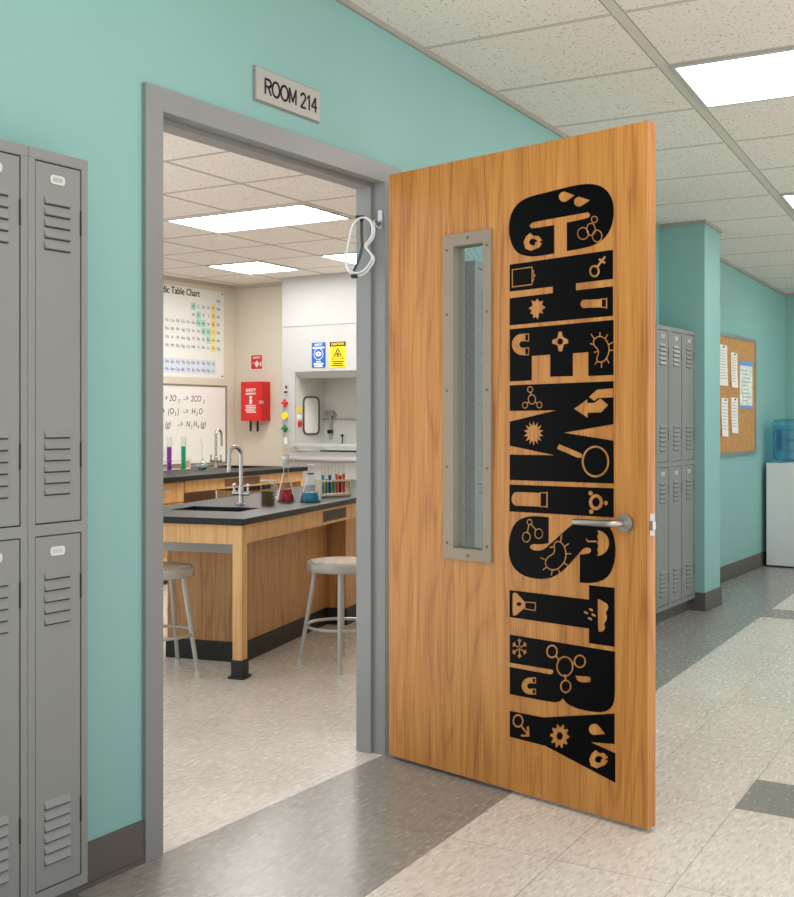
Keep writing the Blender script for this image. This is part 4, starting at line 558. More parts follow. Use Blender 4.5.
# ------------------------------------------------------------------ notice board and its papers
b = thing('notice_board', 'framed cork notice board on the far teal wall', 'notice board', (8.58, 2.57, 1.41))
MB().box(-.61, .61, -.012, -.0005, -.44, .44).build('cork_panel', M['cork'], b)
m = MB(); m.box(-.634, .634, -.02, -.0005, .44, .463); m.box(-.634, .634, -.02, -.0005, -.463, -.44); m.box(-.634, -.61, -.02, -.0005, -.44, .44); m.box(.61, .634, -.02, -.0005, -.44, .44)
m.build('board_frame', M['alu'], b)
def sheet(label, x0, x1, z0, z1, n, tilt=0, name='pinned_paper', group='papers pinned on the notice board'):
    cx, cz = (x0+x1)/2, (z0+z1)/2; w_, h = (x1-x0)/2, (z1-z0)/2
    p = thing(name, label, 'paper', (cx, 2.5575, cz), 0, group, rot=(0, R(tilt), 0))
    bm_ = MB(); N = 6
    rows = [[bm_.bm.verts.new((sx*w_, y_-.0006-.008*(1-t)**2, -h+2*h*t)) for sx in (-1, 1)] for y_ in (0, -.0012) for t in [i/N for i in range(N+1)]]
    A, B = rows[:N+1], rows[N+1:]
    for q in (A, B):
        for i in range(N): bm_.bm.faces.new((q[i][0], q[i][1], q[i+1][1], q[i+1][0]))
    for i in range(N):
        for s in (0, 1): bm_.bm.faces.new((A[i][s], A[i+1][s], B[i+1][s], B[i][s]))
    bm_.bm.faces.new((A[0][0], A[0][1], B[0][1], B[0][0])); bm_.bm.faces.new((A[N][0], A[N][1], B[N][1], B[N][0]))
    bm_.build('sheet', M['paper'], p)
    t = MB()
    for i in range(n):
        z = h*.74-i*(h*1.5/n); yy = -.0022-.008*(1-(z+h)/(2*h))**2
        t.box(-w_*.75, w_*(.75-.4*random.random()), yy-.0004, yy, z-.005, z)
    t.build('printed_lines', M['faint'], p)
    MB().tube([(0, -.002, h*.9), (0, -.012, h*.9)], .006, 8).build('push_pin', M['black'], p)
    return p
sheet('upper left white sheet on the notice board, partly behind the column', 8.235, 8.440, 1.478, 1.785, 11)
sheet('upper middle narrow white sheet pinned beside the blue-edged poster', 8.536, 8.700, 1.470, 1.740, 10, 1)
sheet('lower left white sheet, curling, beside the column edge', 8.30, 8.455, 1.095, 1.385, 9, 2)
sheet('lower middle white sheet below the narrow upper one', 8.545, 8.712, 1.118, 1.392, 9, 2)
p = thing('notice_poster', 'large white poster with blue bands on the notice board', 'poster', (8.945, 2.5575, 1.50))
MB().box(-.172, .172, -.002, -.0006, -.19, .19).build('poster_sheet', M['postermap'], p)
for za, zb in ((.15, .19), (-.19, -.165)): MB().box(-.172, .172, -.003, -.0021, za, zb).build('blue_band', M['sky'], p)
m = MB()
for i in range(9): m.box(-.14+.03*(i % 3), .02+.04*(i % 4), -.003, -.0021, .11-.03*i, .117-.03*i)
m.build('printed_lines', flat('poster_ink', (148, 170, 160), .7), p)
# ------------------------------------------------------------------ water cooler
c = thing('water_cooler', 'pale grey water cooler cabinet in the far hall corner', 'water cooler', (9.43, 2.531, 0))
MB().box(0, .34, -.34, 0, .012, .862, .006).build('cabinet', M['cooler'], c)
MB().box(.01, .33, -.33, -.01, 0, .0115).build('plinth', M['rubber'], c)
MB().box(-.0006, .012, -.3395, -.0005, .825, .8635, .003).build('top_lip', M['cooler'], c)
m = MB().lathe([(.02, 0), (.11, .0), (.115, .006), (.09, .014), (.02, .014)], (.17, -.17, .8625), 28); m.build('bottle_collar', M['cooler'], c, True)
b = thing('water_bottle', 'large blue water bottle standing on the cooler cabinet', 'bottle', (9.60, 2.376, .877))
prof = [(.05, 0), (.128, .004), (.146, .02), (.146, .075), (.138, .085), (.146, .095), (.146, .165), (.138, .175), (.146, .185), (.146, .25), (.138, .26), (.146, .27), (.146, .325), (.125, .345), (.06, .352)]
MB().lathe(prof, seg=36).build('bottle_shell', M['bottle'], b, True)
MB().lathe([(.05, .004), (.124, .008), (.138, .02), (.138, .30), (.0, .30)][:-1]+[(.05, .30)], seg=30).build('water', M['water'], b, True)
MB().box(-.156, -.147, .03, .075, .10, .26, .004).build('grip', flat('blue_grip', (46, 104, 146), .3), b)
# ------------------------------------------------------------------ ceiling lights
def ceiling_light(label, u, v, du, dv, theta, zf, slope, mat, group):
    x = u*math.cos(theta)-v*math.sin(theta); y = u*math.sin(theta)+v*math.cos(theta)
    n = Vector((-slope, 0, 1)).normalized(); ua = Vector((math.cos(theta), math.sin(theta), slope*math.cos(theta))).normalized(); va = n.cross(ua)
    rot = Matrix((ua, va, n)).transposed().to_euler()
    t = thing('ceiling_light', label, 'ceiling light', (x, y, zf(x)), 0, group, rot=rot)
    m = MB(); a, b_ = du/2, dv/2
    for q in ((-a, a, -b_, -b_+.016), (-a, a, b_-.016, b_), (-a, -a+.016, -b_+.016, b_-.016), (a-.016, a, -b_+.016, b_-.016)): m.box(*q, -.010, -.0005)
    m.build('light_frame', M['white'], t)
    MB().box(-a+.0165, a-.0165, -b_+.0165, b_-.0165, -.006, -.0008).build('diffuser', mat, t)
hl = 'flush ceiling lights along the hall'
for lab, u in (('bright hall ceiling light nearest above the open door', 4.655), ('second hall ceiling light, farther down, at the right edge', 6.935), ('added hall ceiling light above the camera, out of view', 2.375), ('added hall ceiling light behind the camera, out of view', .095), ('added farthest hall ceiling light near the end wall, out of view', 9.2)):
    ceiling_light(lab, u, .645, .555, 1.15, R(4), CZ, -.0472, M['diffuser'], hl)  # the out-of-view ones are added to illuminate the hall, continuing the row
cl = 'flush ceiling lights in the classroom'
zc = lambda x: 2.65
ceiling_light('long classroom ceiling light nearest the doorway', 6.322, 4.85, .60, 1.20, R(3), zc, 0, M['diffuser_class'], cl)
ceiling_light('small far classroom ceiling light before the periodic chart', 8.315, 6.425, .645, .61, R(3), zc, 0, M['diffuser_class'], cl)
ceiling_light('classroom ceiling light beside the hanging goggles, partly hidden', 8.315, 4.85, .645, 1.24, R(3), zc, 0, M['diffuser_class'], cl)
# ------------------------------------------------------------------ classroom: front lab bench (local x along its long edge, y away from the doorway)
BX, BY, BR = 3.96, 3.472, R(15)
def onbench(d, n, z): return (BX+d*math.cos(BR)-n*math.sin(BR), BY+d*math.sin(BR)+n*math.cos(BR), z)
T = thing('lab_bench', 'wooden lab bench with black top and sink, nearest the doorway', 'lab bench', (BX, BY, 0), BR)
W, LEN, TZ = .76, 3.4, .756
def slab(x0, x1, y0, y1, hx0, hx1, hy0, hy1, z0, z1):
    o = MB().box(x0, x1, y0, y1, z0, z1, .004).build('worktop', M['epoxy'], None)
    boolean(o, MB().box(hx0, hx1, hy0, hy1, z0-.05, z1+.05).build('cut', None)); return o
wt = slab(0, LEN, 0, W, 0.37, .62, .20, .60, TZ-.032, TZ); wt.parent = T
m = MB(); m.box(.30, .68, .175, .625, .553, .559)
for q in ((.30, .312, .175, .625), (.668, .68, .175, .625), (.312, .668, .175, .187), (.312, .668, .613, .625)): m.box(*q, .559, TZ-.0325)
m.build('sink_basin', M['greyplastic'], T)
MB().box(.313, .667, .188, .612, .5595, .562).build('sink_liner', M['black'], T)
m = MB(); az = TZ-.0325
def apron(z0): 
    m.box(.0725, LEN-.0725, .022, .044, z0, az); m.box(.022, .044, .0625, W-.0625, z0, az); m.box(.09, LEN-.09, W-.044, W-.022, z0, az); m.box(LEN-.044, LEN-.022, .09, W-.09, z0, az)
apron(.632)
m.build('apron', M['maple'], T)
for lx in (.012, LEN-.072):
    for ly in (.012, W-.062):
        lg = MB().box(lx, lx+.06, ly, ly+.05, .03, az, .003).build('leg', M['maple'], T)
        k = MB(); k.box(lx-.005, lx+.065, ly-.005, ly+.055, .012, .088, .002); k.box(lx-.014, lx+.078, ly-.014, ly+.068, 0, .012, .003); k.build('foot_boot', M['rubber'], lg)
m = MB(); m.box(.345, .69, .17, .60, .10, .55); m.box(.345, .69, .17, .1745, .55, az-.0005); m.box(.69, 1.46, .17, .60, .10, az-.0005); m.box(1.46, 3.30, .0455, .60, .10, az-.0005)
m.build('base_cabinet', M['shaded_basewood'], T)
m = MB(); m.box(.338, 1.466, .163, .606, 0, .0995); m.box(1.453, 3.30, .038, .606, 0, .0995); m.build('toe_kick', M['rubber'], T)
pl = MB().box(1.05, 1.40, .0185, .0215, .648, .708, .001).build('outlet_plate', M['socket'], T)
for xa in (1.10, 1.27): MB().box(xa, xa+.075, .0165, .0184, .66, .696).build('socket', M['black'], pl)
# gooseneck taps
def tap(label, loc, rz, H_, Rr, drop):
    t = thing('faucet', label, 'faucet', loc, rz, 'gooseneck lab faucets')
    m = MB(); m.lathe([(.026, .0005), (.026, .006), (.015, .010), (.0125, .03), (.0125, .05)], seg=18); m.build('faucet_base', M['chrome'], t, True)
    zt = H_-Rr
    path = [(0, 0, .05), (0, 0, zt*.6), (0, 0, zt)]+[(-Rr+Rr*math.cos(a), 0, zt+Rr*math.sin(a)) for a in [math.pi*i/10 for i in range(1, 11)]]+[(-2*Rr-.003, 0, zt-drop*.6), (-2*Rr-.004, 0, zt-drop)]
    m = MB(); m.tube(path, .0112, 12); m.lathe([(.016, .072), (.016, .092), (.011, .10)], seg=16); m.lathe([(.0115, zt-drop-.004), (.0115, zt-drop+.02)], (-2*Rr-.004, 0, 0), 14); m.build('spout', M['chrome'], t, True)
    for s in (-1, 1):
        h = MB(); h.tube([(0, s*.008, .062), (0, s*.056, .062)], .010, 12); h.lathe([(.008, .055), (.013, .06), (.013, .072), (.007, .078), (.006, .098), (.010, .102), (.010, .112), (.004, .116)], (0, s*.052, 0), 14)
        h.build('tap_handle', M['chrome'], t, True)
    return t
tap('chrome gooseneck faucet at the sink of the front bench', onbench(.774, .394, TZ), BR+R(-18), .318, .044, .085)
# glassware on the bench
def vessel(name, label, cat, loc, prof, liq, lz, lmat, group=None, liqname='liquid'):
    t = thing(name, label, cat, loc, 0, group)
    inner = [(max(r-.0022, .001), z) for r, z in prof]
    MB().lathe([(r, z) for r, z in prof], seg=28, caps=False).build('glass_body', M['glass'], t, True)
    def rad(z):
        for (r0, z0), (r1, z1) in zip(prof, prof[1:]):
            if z0 <= z <= z1 and z1 > z0: return r0+(r1-r0)*(z-z0)/(z1-z0)
        return prof[-1][0]
    if liq:
        lp_ = [(.0015, .003)]+[(max(rad(z)-.003, .002), z) for z in [.0032+(lz-.0032)*i/8 for i in range(9)]]+[(.0015, lz)]
        MB().lathe(lp_, seg=28).build(liqname, lmat, t, True)
    m = MB(); r, z = prof[-1]; m.tube([(r*math.cos(a), r*math.sin(a), z) for a in [2*math.pi*i/24 for i in range(24)]], .0022, 6, True); m.build('rim', M['clear'], t, True)
    return t
bk = vessel('beaker', 'clear glass beaker of dull liquid beside the red flask', 'beaker', onbench(.835, .262, TZ+.0006), [(.002, 0), (.036, .0005), (.040, .006), (.040, .125), (.043, .132)], True, .075, M['soil'])
m = MB()
for i in range(4): m.box(-.012, .010, -.0412, -.0404, .035+.02*i, .037+.02*i)
m.build('graduation_marks', M['white'], bk)
MB().tube([(.04, -.004, .105), (.055, -.02, .10), (.056, -.022, .07), (.055, -.02, .04), (.04, -.004, .035)], .003, 8).build('beaker_handle', M['clear'], bk, True)
fl = vessel('conical_flask', 'glass conical flask with red liquid and a stopper clamp', 'flask', onbench(1.09, .268, TZ+.0006), [(.002, 0), (.050, .0005), (.054, .008), (.051, .03), (.027, .125), (.015, .165), (.0145, .235), (.018, .242)], True, .070, M['lred'], 'conical flasks on the front bench')
m = MB(); m.lathe([(.012, .225), (.0145, .25), (.0145, .262)], seg=16); m.build('stopper', M['clear'], fl, True)
m = MB(); m.tube([(-.032, 0, .264), (.034, 0, .264)], .0032, 8); m.tube([(.022, 0, .264), (.022, 0, .196)], .003, 8); m.tube([(.022*math.cos(a), .022*math.sin(a), .196) for a in [2*math.pi*i/16 for i in range(16)]], .003, 6, True); m.build('clamp', M['stoolmetal'], fl, True)
fl = vessel('conical_flask', 'glass conical flask with bright blue liquid near the test tube rack', 'flask', onbench(1.135, .135, TZ+.0006), [(.002, 0), (.057, .0005), (.061, .008), (.058, .03), (.026, .12), (.0165, .15), (.016, .20), (.020, .208)], True, .052, M['lblue'], 'conical flasks on the front bench')
m = MB(); m.tube([(.019*math.cos(a), .019*math.sin(a), .158) for a in [2*math.pi*i/16 for i in range(16)]], .004, 8, True); m.build('neck_ring', M['black'], fl, True)
# test tube rack
rx, ry, _ = onbench(1.624, .19, 0)
ang = math.atan2(4.057-4.12, 5.628-5.423)
rk = thing('test_tube_rack', 'pale wooden rack holding coloured test tubes on the front bench', 'test tube rack', (rx, ry, TZ), ang)
m = MB(); m.box(-.105, .105, -.032, .032, .0006, .012)
m.build('base_board', M['rackwood'], rk)
for xa in (-.112, .1055): MB().box(xa, xa+.0065, -.032, .032, .0006, .105).build('end_board', M['rackwood'], rk)
holes = [(-.0795+.0265*i) for i in range(7)]
tp = MB().box(-.105, .105, -.032, .032, .088, .098).build('top_board', M['rackwood'], rk)
cut = MB()
for h in holes: cut.lathe([(.0118, .07), (.0118, .12)], (h, 0, 0), 16)
boolean(tp, cut.build('cut', None, rk))
cols = [('lcyan', 'cyan', .095), ('lleaf', 'leaf green', .07), ('ldeep', 'deep blue', .095), ('lleaf', 'pale green', .06), ('lorange', 'orange', .10), ('lred', 'red', .09), ('lorange', 'deep orange', .10)]
pos = ('leftmost in the rack', 'second from left in the rack', 'third from left in the rack', 'middle of the rack', 'third from right in the rack', 'second from right in the rack', 'rightmost in the rack')
def ttube(label, loc, mat, r, h, lz, group):
    t = thing('test_tube', label, 'test tube', loc, 0, group)
    pr = [(.0008, 0), (r*.5, r*.14), (r*.87, r*.5), (r, r), (r, h), (r*1.15, h+.003)]
    MB().lathe(pr, seg=16, caps=False).build('tube_glass', M['glass'], t, True)
    q = r-.0012
    MB().lathe([(.0008, .0014), (q*.5, q*.14+.0014), (q*.87, q*.5+.0014), (q, q+.0014), (q, lz), (.001, lz)], seg=16).build('liquid', mat, t, True)
for h, (mk, cn, lz), ps in zip(holes, cols, pos):
    ttube('test tube of %s liquid, %s' % (cn, ps), (rx+h*math.cos(ang), ry+h*math.sin(ang), TZ+.0126), M[mk], .0102, .178, lz+.02, 'test tubes in the front bench rack')
# ------------------------------------------------------------------ stools
def stool(label, x, y, rz):
    t = thing('lab_stool', label, 'stool', (x, y, 0), rz, 'round metal lab stools')
    MB().lathe([(.001, .512), (.148, .512), (.156, .516), (.150, .522), (.001, .524)], seg=36).build('seat', M['stoolseat'], t, True)
    MB().lathe([(.150, .474), (.168, .474), (.171, .480), (.171, .512), (.166, .519), (.157, .5195), (.157, .5155), (.150, .5115)], seg=40, caps=False).build('seat_rim', M['stoolmetal'], t, True)
    MB().lathe([(.001, .500), (.150, .500), (.150, .511), (.001, .511)], seg=32).build('seat_pan', M['stoolmetal'], t, True)
    for i in range(4):
        a = math.pi/2*i; c, s = math.cos(a), math.sin(a)
        l = MB().tube([(.13*c, .13*s, .4995), (.138*c, .138*s, .42), (.205*c, .205*s, .02)], [.0115, .0115, .010], 10).build('leg', M['stoolmetal'], t, True)
        MB().lathe([(.015, 0), (.015, .02), (.011, .034)], (.206*c, .206*s, 0), 12).build('foot_cap', M['greyplastic'], l, True)
    MB().tube([(.172*math.cos(a), .172*math.sin(a), .20) for a in [2*math.pi*i/40 for i in range(40)]], .008, 8, True).build('foot_ring', M['stoolmetal'], t, True)
stool('round grey stool at the bench end, half hidden by the left door frame', 3.825, 3.888, R(18))
stool('round grey stool in front of the bench, beside the right door frame', 4.478, 3.283, R(34))
# ------------------------------------------------------------------ rear counter along the chart wall
KX, KY, KR = 5.829, 5.879, R(8.2)
def onback(d, n, z): return (KX+d*math.cos(KR)-n*math.sin(KR), KY+d*math.sin(KR)+n*math.cos(KR), z)
K = thing('lab_counter', 'wooden counter with black top and drawers below the whiteboard', 'counter', (KX, KY, 0), KR)
o = MB().box(-1.25, 2.12, 0, .98, .762, .80, .004).build('worktop', M['epoxy'], K)
boolean(o, MB().box(1.62, 2.0, .35, .75, .7, .9).build('cut', None, K))
m = MB(); m.box(1.60, 2.02, .33, .77, .60, .606)
for q in ((1.60, 1.612, .33, .77), (2.008, 2.02, .33, .77), (1.612, 2.008, .33, .342), (1.612, 2.008, .758, .77)): m.box(*q, .606, .7615)
m.build('sink_basin', M['black'], K)
m = MB(); m.box(-1.23, .31, .05, .94, .10, .7615); m.build('cabinet_body', M['maple'], K); MB().box(2.06, 2.10, .04, .94, .0, .7615).build('end_panel', M['maple'], K)
m = MB(); m.box(.3105, 2.0595, .03, .055, .672, .7615); m.build('apron_rail', M['maple'], K)
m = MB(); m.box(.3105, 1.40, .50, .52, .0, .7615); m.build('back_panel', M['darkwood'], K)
MB().box(-1.23, .31, .10, .90, 0, .0995).build('toe_kick', M['rubber'], K)
ins = MB().box(.84, 1.36, .0275, .0299, .688, .748, .001).build('outlet_plate', M['darkwood'], K)
for col, (xa, xb) in enumerate(((-1.22, -.72), (-.71, -.21), (-.20, .30))):
    for (za, zb) in ((.605, .752), (.36, .597), (.108, .352)):
        d = MB().box(xa, xb, .032, .0495, za, zb, .003).build('drawer', M['maple'], K)
        cx = (xa+xb)/2; m = MB(); m.tube([(cx-.05, .032, zb-.06), (cx-.045, .016, zb-.06), (cx+.045, .016, zb-.06), (cx+.05, .032, zb-.06)], .006, 8); m.build('drawer_handle', M['metal'], d, True)
tap('chrome gooseneck faucet on the rear counter by the whiteboard', onback(1.53, .587, .80), KR+R(180), .335, .042, .10)
g = 'tall coloured tubes on the rear counter'
def cyl_tube(label, loc, mat, lz):
    t = thing('measuring_cylinder', label, 'measuring cylinder', loc, 0, g)
    MB().lathe([(.001, 0.0004), (.032, .0004), (.032, .006), (.021, .010), (.021, .275), (.024, .278)], seg=20, caps=False).build('glass_body', M['glass'], t, True)
    MB().lathe([(.001, .010), (.0195, .0105), (.0195, lz), (.001, lz)], seg=20).build('liquid', mat, t, True)
cyl_tube('tall glass cylinder of purple liquid on the rear counter', (6.575, 6.56, .80), M['lpurple'], .20)
cyl_tube('tall glass cylinder of green liquid on the rear counter', (6.775, 6.595, .80), M['lgreen'], .20)
bx, by = 6.80, 6.72
rk = thing('test_tube_rack', 'low wooden rack behind the purple and green cylinders', 'test tube rack', (bx-.06, by, .80), KR)
m = MB(); m.box(-.24, .24, -.035, .035, .0006, .012); m.build('base_board', M['rackwood'], rk)
m = MB(); m.box(-.24, .24, -.035, .035, .070, .080); m.build('top_board', M['rackwood'], rk)
for xa in (-.248, .2405): MB().box(xa, xa+.0075, -.035, .035, .0006, .098).build('end_board', M['rackwood'], rk)
w_ = thing('boiling_flask', 'small round flask of pale teal liquid left of the rear faucet', 'flask', (7.03, 6.62, .80))
MB().lathe([(.001, .0006), (.030, .0006), (.043, .012), (.046, .03), (.036, .052), (.014, .066), (.012, .09), (.015, .092)], seg=22, caps=False).build('glass_body', M['glass'], w_, True)
MB().lathe([(.001, .002), (.028, .002), (.040, .013), (.043, .03), (.040, .036), (.001, .036)], seg=22).build('liquid', M['lteal'], w_, True)
MB().tube([(0, 0, .05), (0, 0, .11), (-.012, 0, .15), (.006, 0, .19), (-.008, 0, .23), (-.022, 0, .26)], .0035, 8).build('glass_tube', M['clear'], w_, True)
# ------------------------------------------------------------------ periodic chart
P = thing('hanging_chart', 'large white periodic table poster on the classroom wall', 'poster', (8.0, 8.0, 2.11))
# local x = world x - 8, local z = world z - 2.11 ; right edge at .815
MB().box(-.83, .815, -.004, -.0006, -.455, .46).build('poster_sheet', M['paper'], P)
m = MB(); m.add_mesh(text_mesh('Periodic Table Chart', .098, .001, 'RIGHT', .86, .002), facing('-Y', (.45, -.0052, .405))); m.build('chart_title', M['textblack'], P)
rows7 = ['H . . . . . . . . . . . . . . . . He', 'Li Be . . . . . . . . . . B C N O F Ne', 'Na Mg . . . . . . . . . . Al Si P S Cl Ar', 'K Ca Sc Ti V Cr Mn Fe Co Ni Cu Zn Ga Ge As Se Br Kr', 'Rb Sr Y Zr Nb Mo Tc Ru Rh Pd Ag Cd In Sn Sb Te I Xe', 'Cs Ba La Hf Ta W Re Os Ir Pt Au Hg Tl Pb Bi Po At Rn', 'Fr Ra Ac Rf Db Sg Bh Hs Mt Ds Rg Cn Nh Fl Mc Lv Ts Og']
fr2 = ['Ce Pr Nd Pm Sm Eu Gd Tb Dy Ho Er Tm Yb Lu', 'Th Pa U Np Pu Am Cm Bk Cf Es Fm Md No Lr']
metalloid = set('B Si Ge As Sb Te Po'.split())
cells = {k: MB() for k in ('paper_cell', 'mint', 'gold', 'paleblue')}; sym = MB()
cx0, cw, rz0, rh = .728-17*.0745, .0745, .355, .083
def cell(x, z, s, k, h=rh):
    cells[k].box(x-cw*.46, x+cw*.46, -.0048, -.0041, z-h*.46, z+h*.46)
    sym.add_mesh(text_mesh(s, .043, .0006, bold=.0006), facing('-Y', (x, -.0053, z)))
for r_, row in enumerate(rows7):
    for c_, s in enumerate(row.split()):
        if s == '.': continue
        cell(cx0+c_*cw, rz0-r_*rh, s, 'mint' if s in metalloid else 'gold' if c_ == 16 else 'paper_cell')
for r_, row in enumerate(fr2):
    for c_, s in enumerate(row.split()): cell(cx0+(c_+3)*cw, -.305-r_*.075, s, 'paleblue', .078)
for k, mk in (('paper_cell', 'palecell'), ('mint', 'mint'), ('gold', 'gold'), ('paleblue', 'paleblue')):
    o = cells[k].build('element_cells', M[mk], P); o['kind'] = 'stuff'
sym.build('element_symbols', flat('chart_grey_ink', (92, 94, 96), .6, noise=0), P)['kind'] = 'stuff'
m = MB()
for x, z in ((.79, .437), (.79, -.43), (-.80, .437), (-.80, -.43)): m.tube([(x, -.004, z), (x, -.010, z)], .009, 10)
m.build('poster_pins', M['black'], P)['kind'] = 'stuff'
# whiteboard
Wb = thing('whiteboard', 'whiteboard with handwritten chemical equations below the chart', 'whiteboard', (7.9, 8.0, 1.18))
MB().box(-.95, .925, -.016, -.0006, -.40, .385).build('writing_surface', M['whiteboard'], Wb)
m = MB(); m.box(-.97, .945, -.022, -.0006, .385, .403); m.box(-.97, .945, -.022, -.0006, -.42, -.40); m.box(.925, .945, -.022, -.0006, -.40, .385); m.box(-.97, -.95, -.022, -.0006, -.40, .385)
m.build('board_frame', M['winframe'], Wb)
def formula(bits, x, z, size):
    m = MB()
    for s, dx, sub in bits:
        me = text_mesh(s, size*(.62 if sub else 1), .0006, 'LEFT', .84, .0006)
        me.transform(Matrix(((1, .14, 0, 0), (0, 1, 0, 0), (0, 0, 1, 0), (0, 0, 0, 1))))
        m.add_mesh(me, facing('-Y', (x+dx, -.0168, z-(size*.30 if sub else 0))))
    m.build('equation', M['ink'], Wb)
sz = .088
formula([('CH', -.16, 0), ('4', -.02, 1), ('+ 2O', .04, 0), ('2', .225, 1), ('\u2192' if False else '-', .30, 0), ('>', .33, 0), ('2CO', .41, 0), ('2', .585, 1)], 0, .255, sz)
formula([('2H', -.20, 0), ('2', -.08, 1), ('+  (O', .0, 0), ('2', .175, 1), (')', .215, 0), ('-', .30, 0), ('>', .33, 0), ('H', .42, 0), ('2', .485, 1), ('O', .52, 0)], 0, .125, sz)
formula([('N', -.17, 0), ('2', -.10, 1), ('H', -.06, 0), ('4', .0, 1), ('(g)', .045, 0), ('-', .22, 0), ('>', .25, 0), ('N', .34, 0), ('2', .405, 1), ('H', .445, 0), ('4', .505, 1), ('(g)', .55, 0)], 0, -.005, sz)
# ------------------------------------------------------------------ red safety cabinet and sign
E_ = thing('wall_cabinet', 'red wall cabinet with white lettering on the cream wall', 'wall cabinet', (9.0, 7.70, 1.415))
MB().box(-.118, -.0006, -.187, .100, -.205, .205, .004).build('cabinet_body', M['red'], E_)
MB().box(-.140, -.1185, -.187, .100, -.205, .205, .004).build('cabinet_door', M['red'], E_)
m = MB()
def lxt(s, size, y, z, bold=.0008, dep=-.1408): m.add_mesh(text_mesh(s, size, .0008, 'CENTER', .95, bold), facing('-X', (dep, y, z)))
lxt('SAFETY', .042, -.038, .115, .002); lxt('EQUIPMENT', .026, -.038, .078, .0014)
m.prism([(q[0]-.038, q[1]) for q in ((.018, .055), (-.018, .055), (-.018, .030), (-.006, .030), (-.022, .005), (-.012, -.03), (.016, -.03), (.02, .005), (.006, .030), (.018, .030))], -.1412, -.1406, 'YZ')
for i, (a, b_) in enumerate(((.034, -.103), (.027, -.110), (.037, -.098), (.022, -.110))): m.box(-.1412, -.1406, b_, a, -.052-.022*i, -.040-.022*i)
m.build('cabinet_lettering', M['paper'], E_)
m = MB(); m.box(-.146, -.11, -.191, -.155, -.028, .006, .003); m.build('latch', M['metal'], E_)
for y in (.033, -.063): MB().tube([(-.06, y, -.2052), (-.06, y, -.315)], .012, 12).build('hose_stub', M['black'], E_)
s = thing('safety_sign', 'small red sign with white pictogram above the red cabinet', 'sign', (9.0, 7.697, 1.832))
MB().box(-.004, -.0006, -.079, .082, -.077, .077).build('sign_panel', M['redprint'], s)
m = MB(); m.box(-.0052, -.0041, -.079, .082, .074, .080); m.box(-.0052, -.0041, -.079, .082, -.080, -.074); m.box(-.0052, -.0041, .078, .084, -.08, .08); m.box(-.0052, -.0041, -.081, -.075, -.08, .08)
m.add_mesh(text_mesh('SAFETY', .036, .0008, 'CENTER', .9, .001), facing('-X', (-.0048, 0, .045)))
m.prism([(.0, .018), (.012, .004), (.03, -.002), (.026, -.03), (0, -.058), (-.026, -.03), (-.03, -.002), (-.012, .004)], -.0052, -.0041, 'YZ'); m.prism([(.062, -.01), (.045, -.002), (.045, -.02)], -.0052, -.0041, 'YZ'); m.prism([(-.04, -.02), (-.062, .01), (-.062, -.045), (-.045, -.045)], -.0052, -.0041, 'YZ')
m.build('sign_print', M['paper'], s)
# ------------------------------------------------------------------ fume hood (front faces -X)
Hd = thing('fume_hood', 'white built-in fume hood with open sash recess', 'fume hood', (8.72, 6.2, 0))
y0, y1 = -.90, .925                      # whole width ; opening -.72 .. .742
a0, a1, zb_, zt_ = -.72, .765, .955, 1.69
m = MB(); m.box(0, .58, y0, y1, 1.70, 2.148); m.box(.012, .58, y0, y1, 2.148, 2.153); m.box(0, .58, y0, y1, 2.153, 2.6495); m.build('upper_panel', M['white'], Hd)
for ya, yb in ((a1, y1), (y0, a0)): MB().box(0, .022, ya, yb, zb_-.005, 1.6995).build('side_post', M['white'], Hd)
m = MB(); m.prism([(0, 1.6995), (.075, 1.6995), (.075, 1.635)], a0-.0, a1+.0, 'XZ'); m.build('lintel_bevel', M['white'], Hd)
for q in ((.0225, .50, a1, a1+.02, zb_-.05, 1.6995), (.0225, .50, a0-.02, a0, zb_-.05, 1.6995), (.48, .50, a0, a1, .90, 1.6995), (.0755, .48, a0, a1, 1.68, 1.6995)): MB().box(*q).build('inner_liner', M['liner'], Hd)
m = MB(); m.box(-.02, .03, a0-.01, a1+.01, .955, .985, .004); m.build('sill_rail', M['white'], Hd)
m = MB(); m.box(-.045, .50, y0, y1, .825, .852, .003); m.box(.02, .5, y0, y1, .852, .8995); m.build('hood_worktop', M['white'], Hd)
m = MB(); m.box(0, .50, y0+.005, y1-.005, .10, .8245); m.box(.05, .5, y0+.005, y1-.005, 0, .0995); m.build('base_cabinet', M['white'], Hd)
MB().box(.22, .34, .0, .62, .9005, .915).build('work_tray', M['black'], Hd)
m = MB(); m.ringprism(rrect(.262, 1.265, .272, .395, .065, 7), rrect(.262, 1.265, .236, .359, .048, 7), a1-.012, a1-.0005); m.build('side_window_frame', flat('grey_gasket', (86, 86, 84), .5), Hd)
m = MB(); m.prism(rrect(.262, 1.265, .234, .357, .047, 7), a1-.004, a1-.0005); m.build('side_window', M['paper'], Hd)
for z, k in ((1.32, 'yellow'), (1.25, 'paper'), (1.18, 'red')):
    m = MB(); m.box(.045, .10, a1-.018, a1-.0005, z-.026, z+.026, .005); m.build('service_button', M[k], Hd)
m = MB(); m.box(.465, .4795, a0, a1, 1.222, 1.238); m.build('baffle_slot', M['alu'], Hd)
m = MB(); m.tube([(.45, .66, 1.02), (.45, .66, 1.27)], .014, 10); m.box(.42, .4795, .60, .71, 1.265, 1.28); m.lathe([(.012, 1.28), (.02, 1.30), (.012, 1.315)], (.44, .62, 0), 12); m.lathe([(.012, 1.28), (.02, 1.30), (.012, 1.315)], (.44, .70, 0), 12); m.build('service_fixture', M['alu'], Hd, True)
MB().tube([(.425, .66, 1.10), (.47, .66, 1.10)], .022, 10).build('fixture_knob', M['black'], Hd, True)
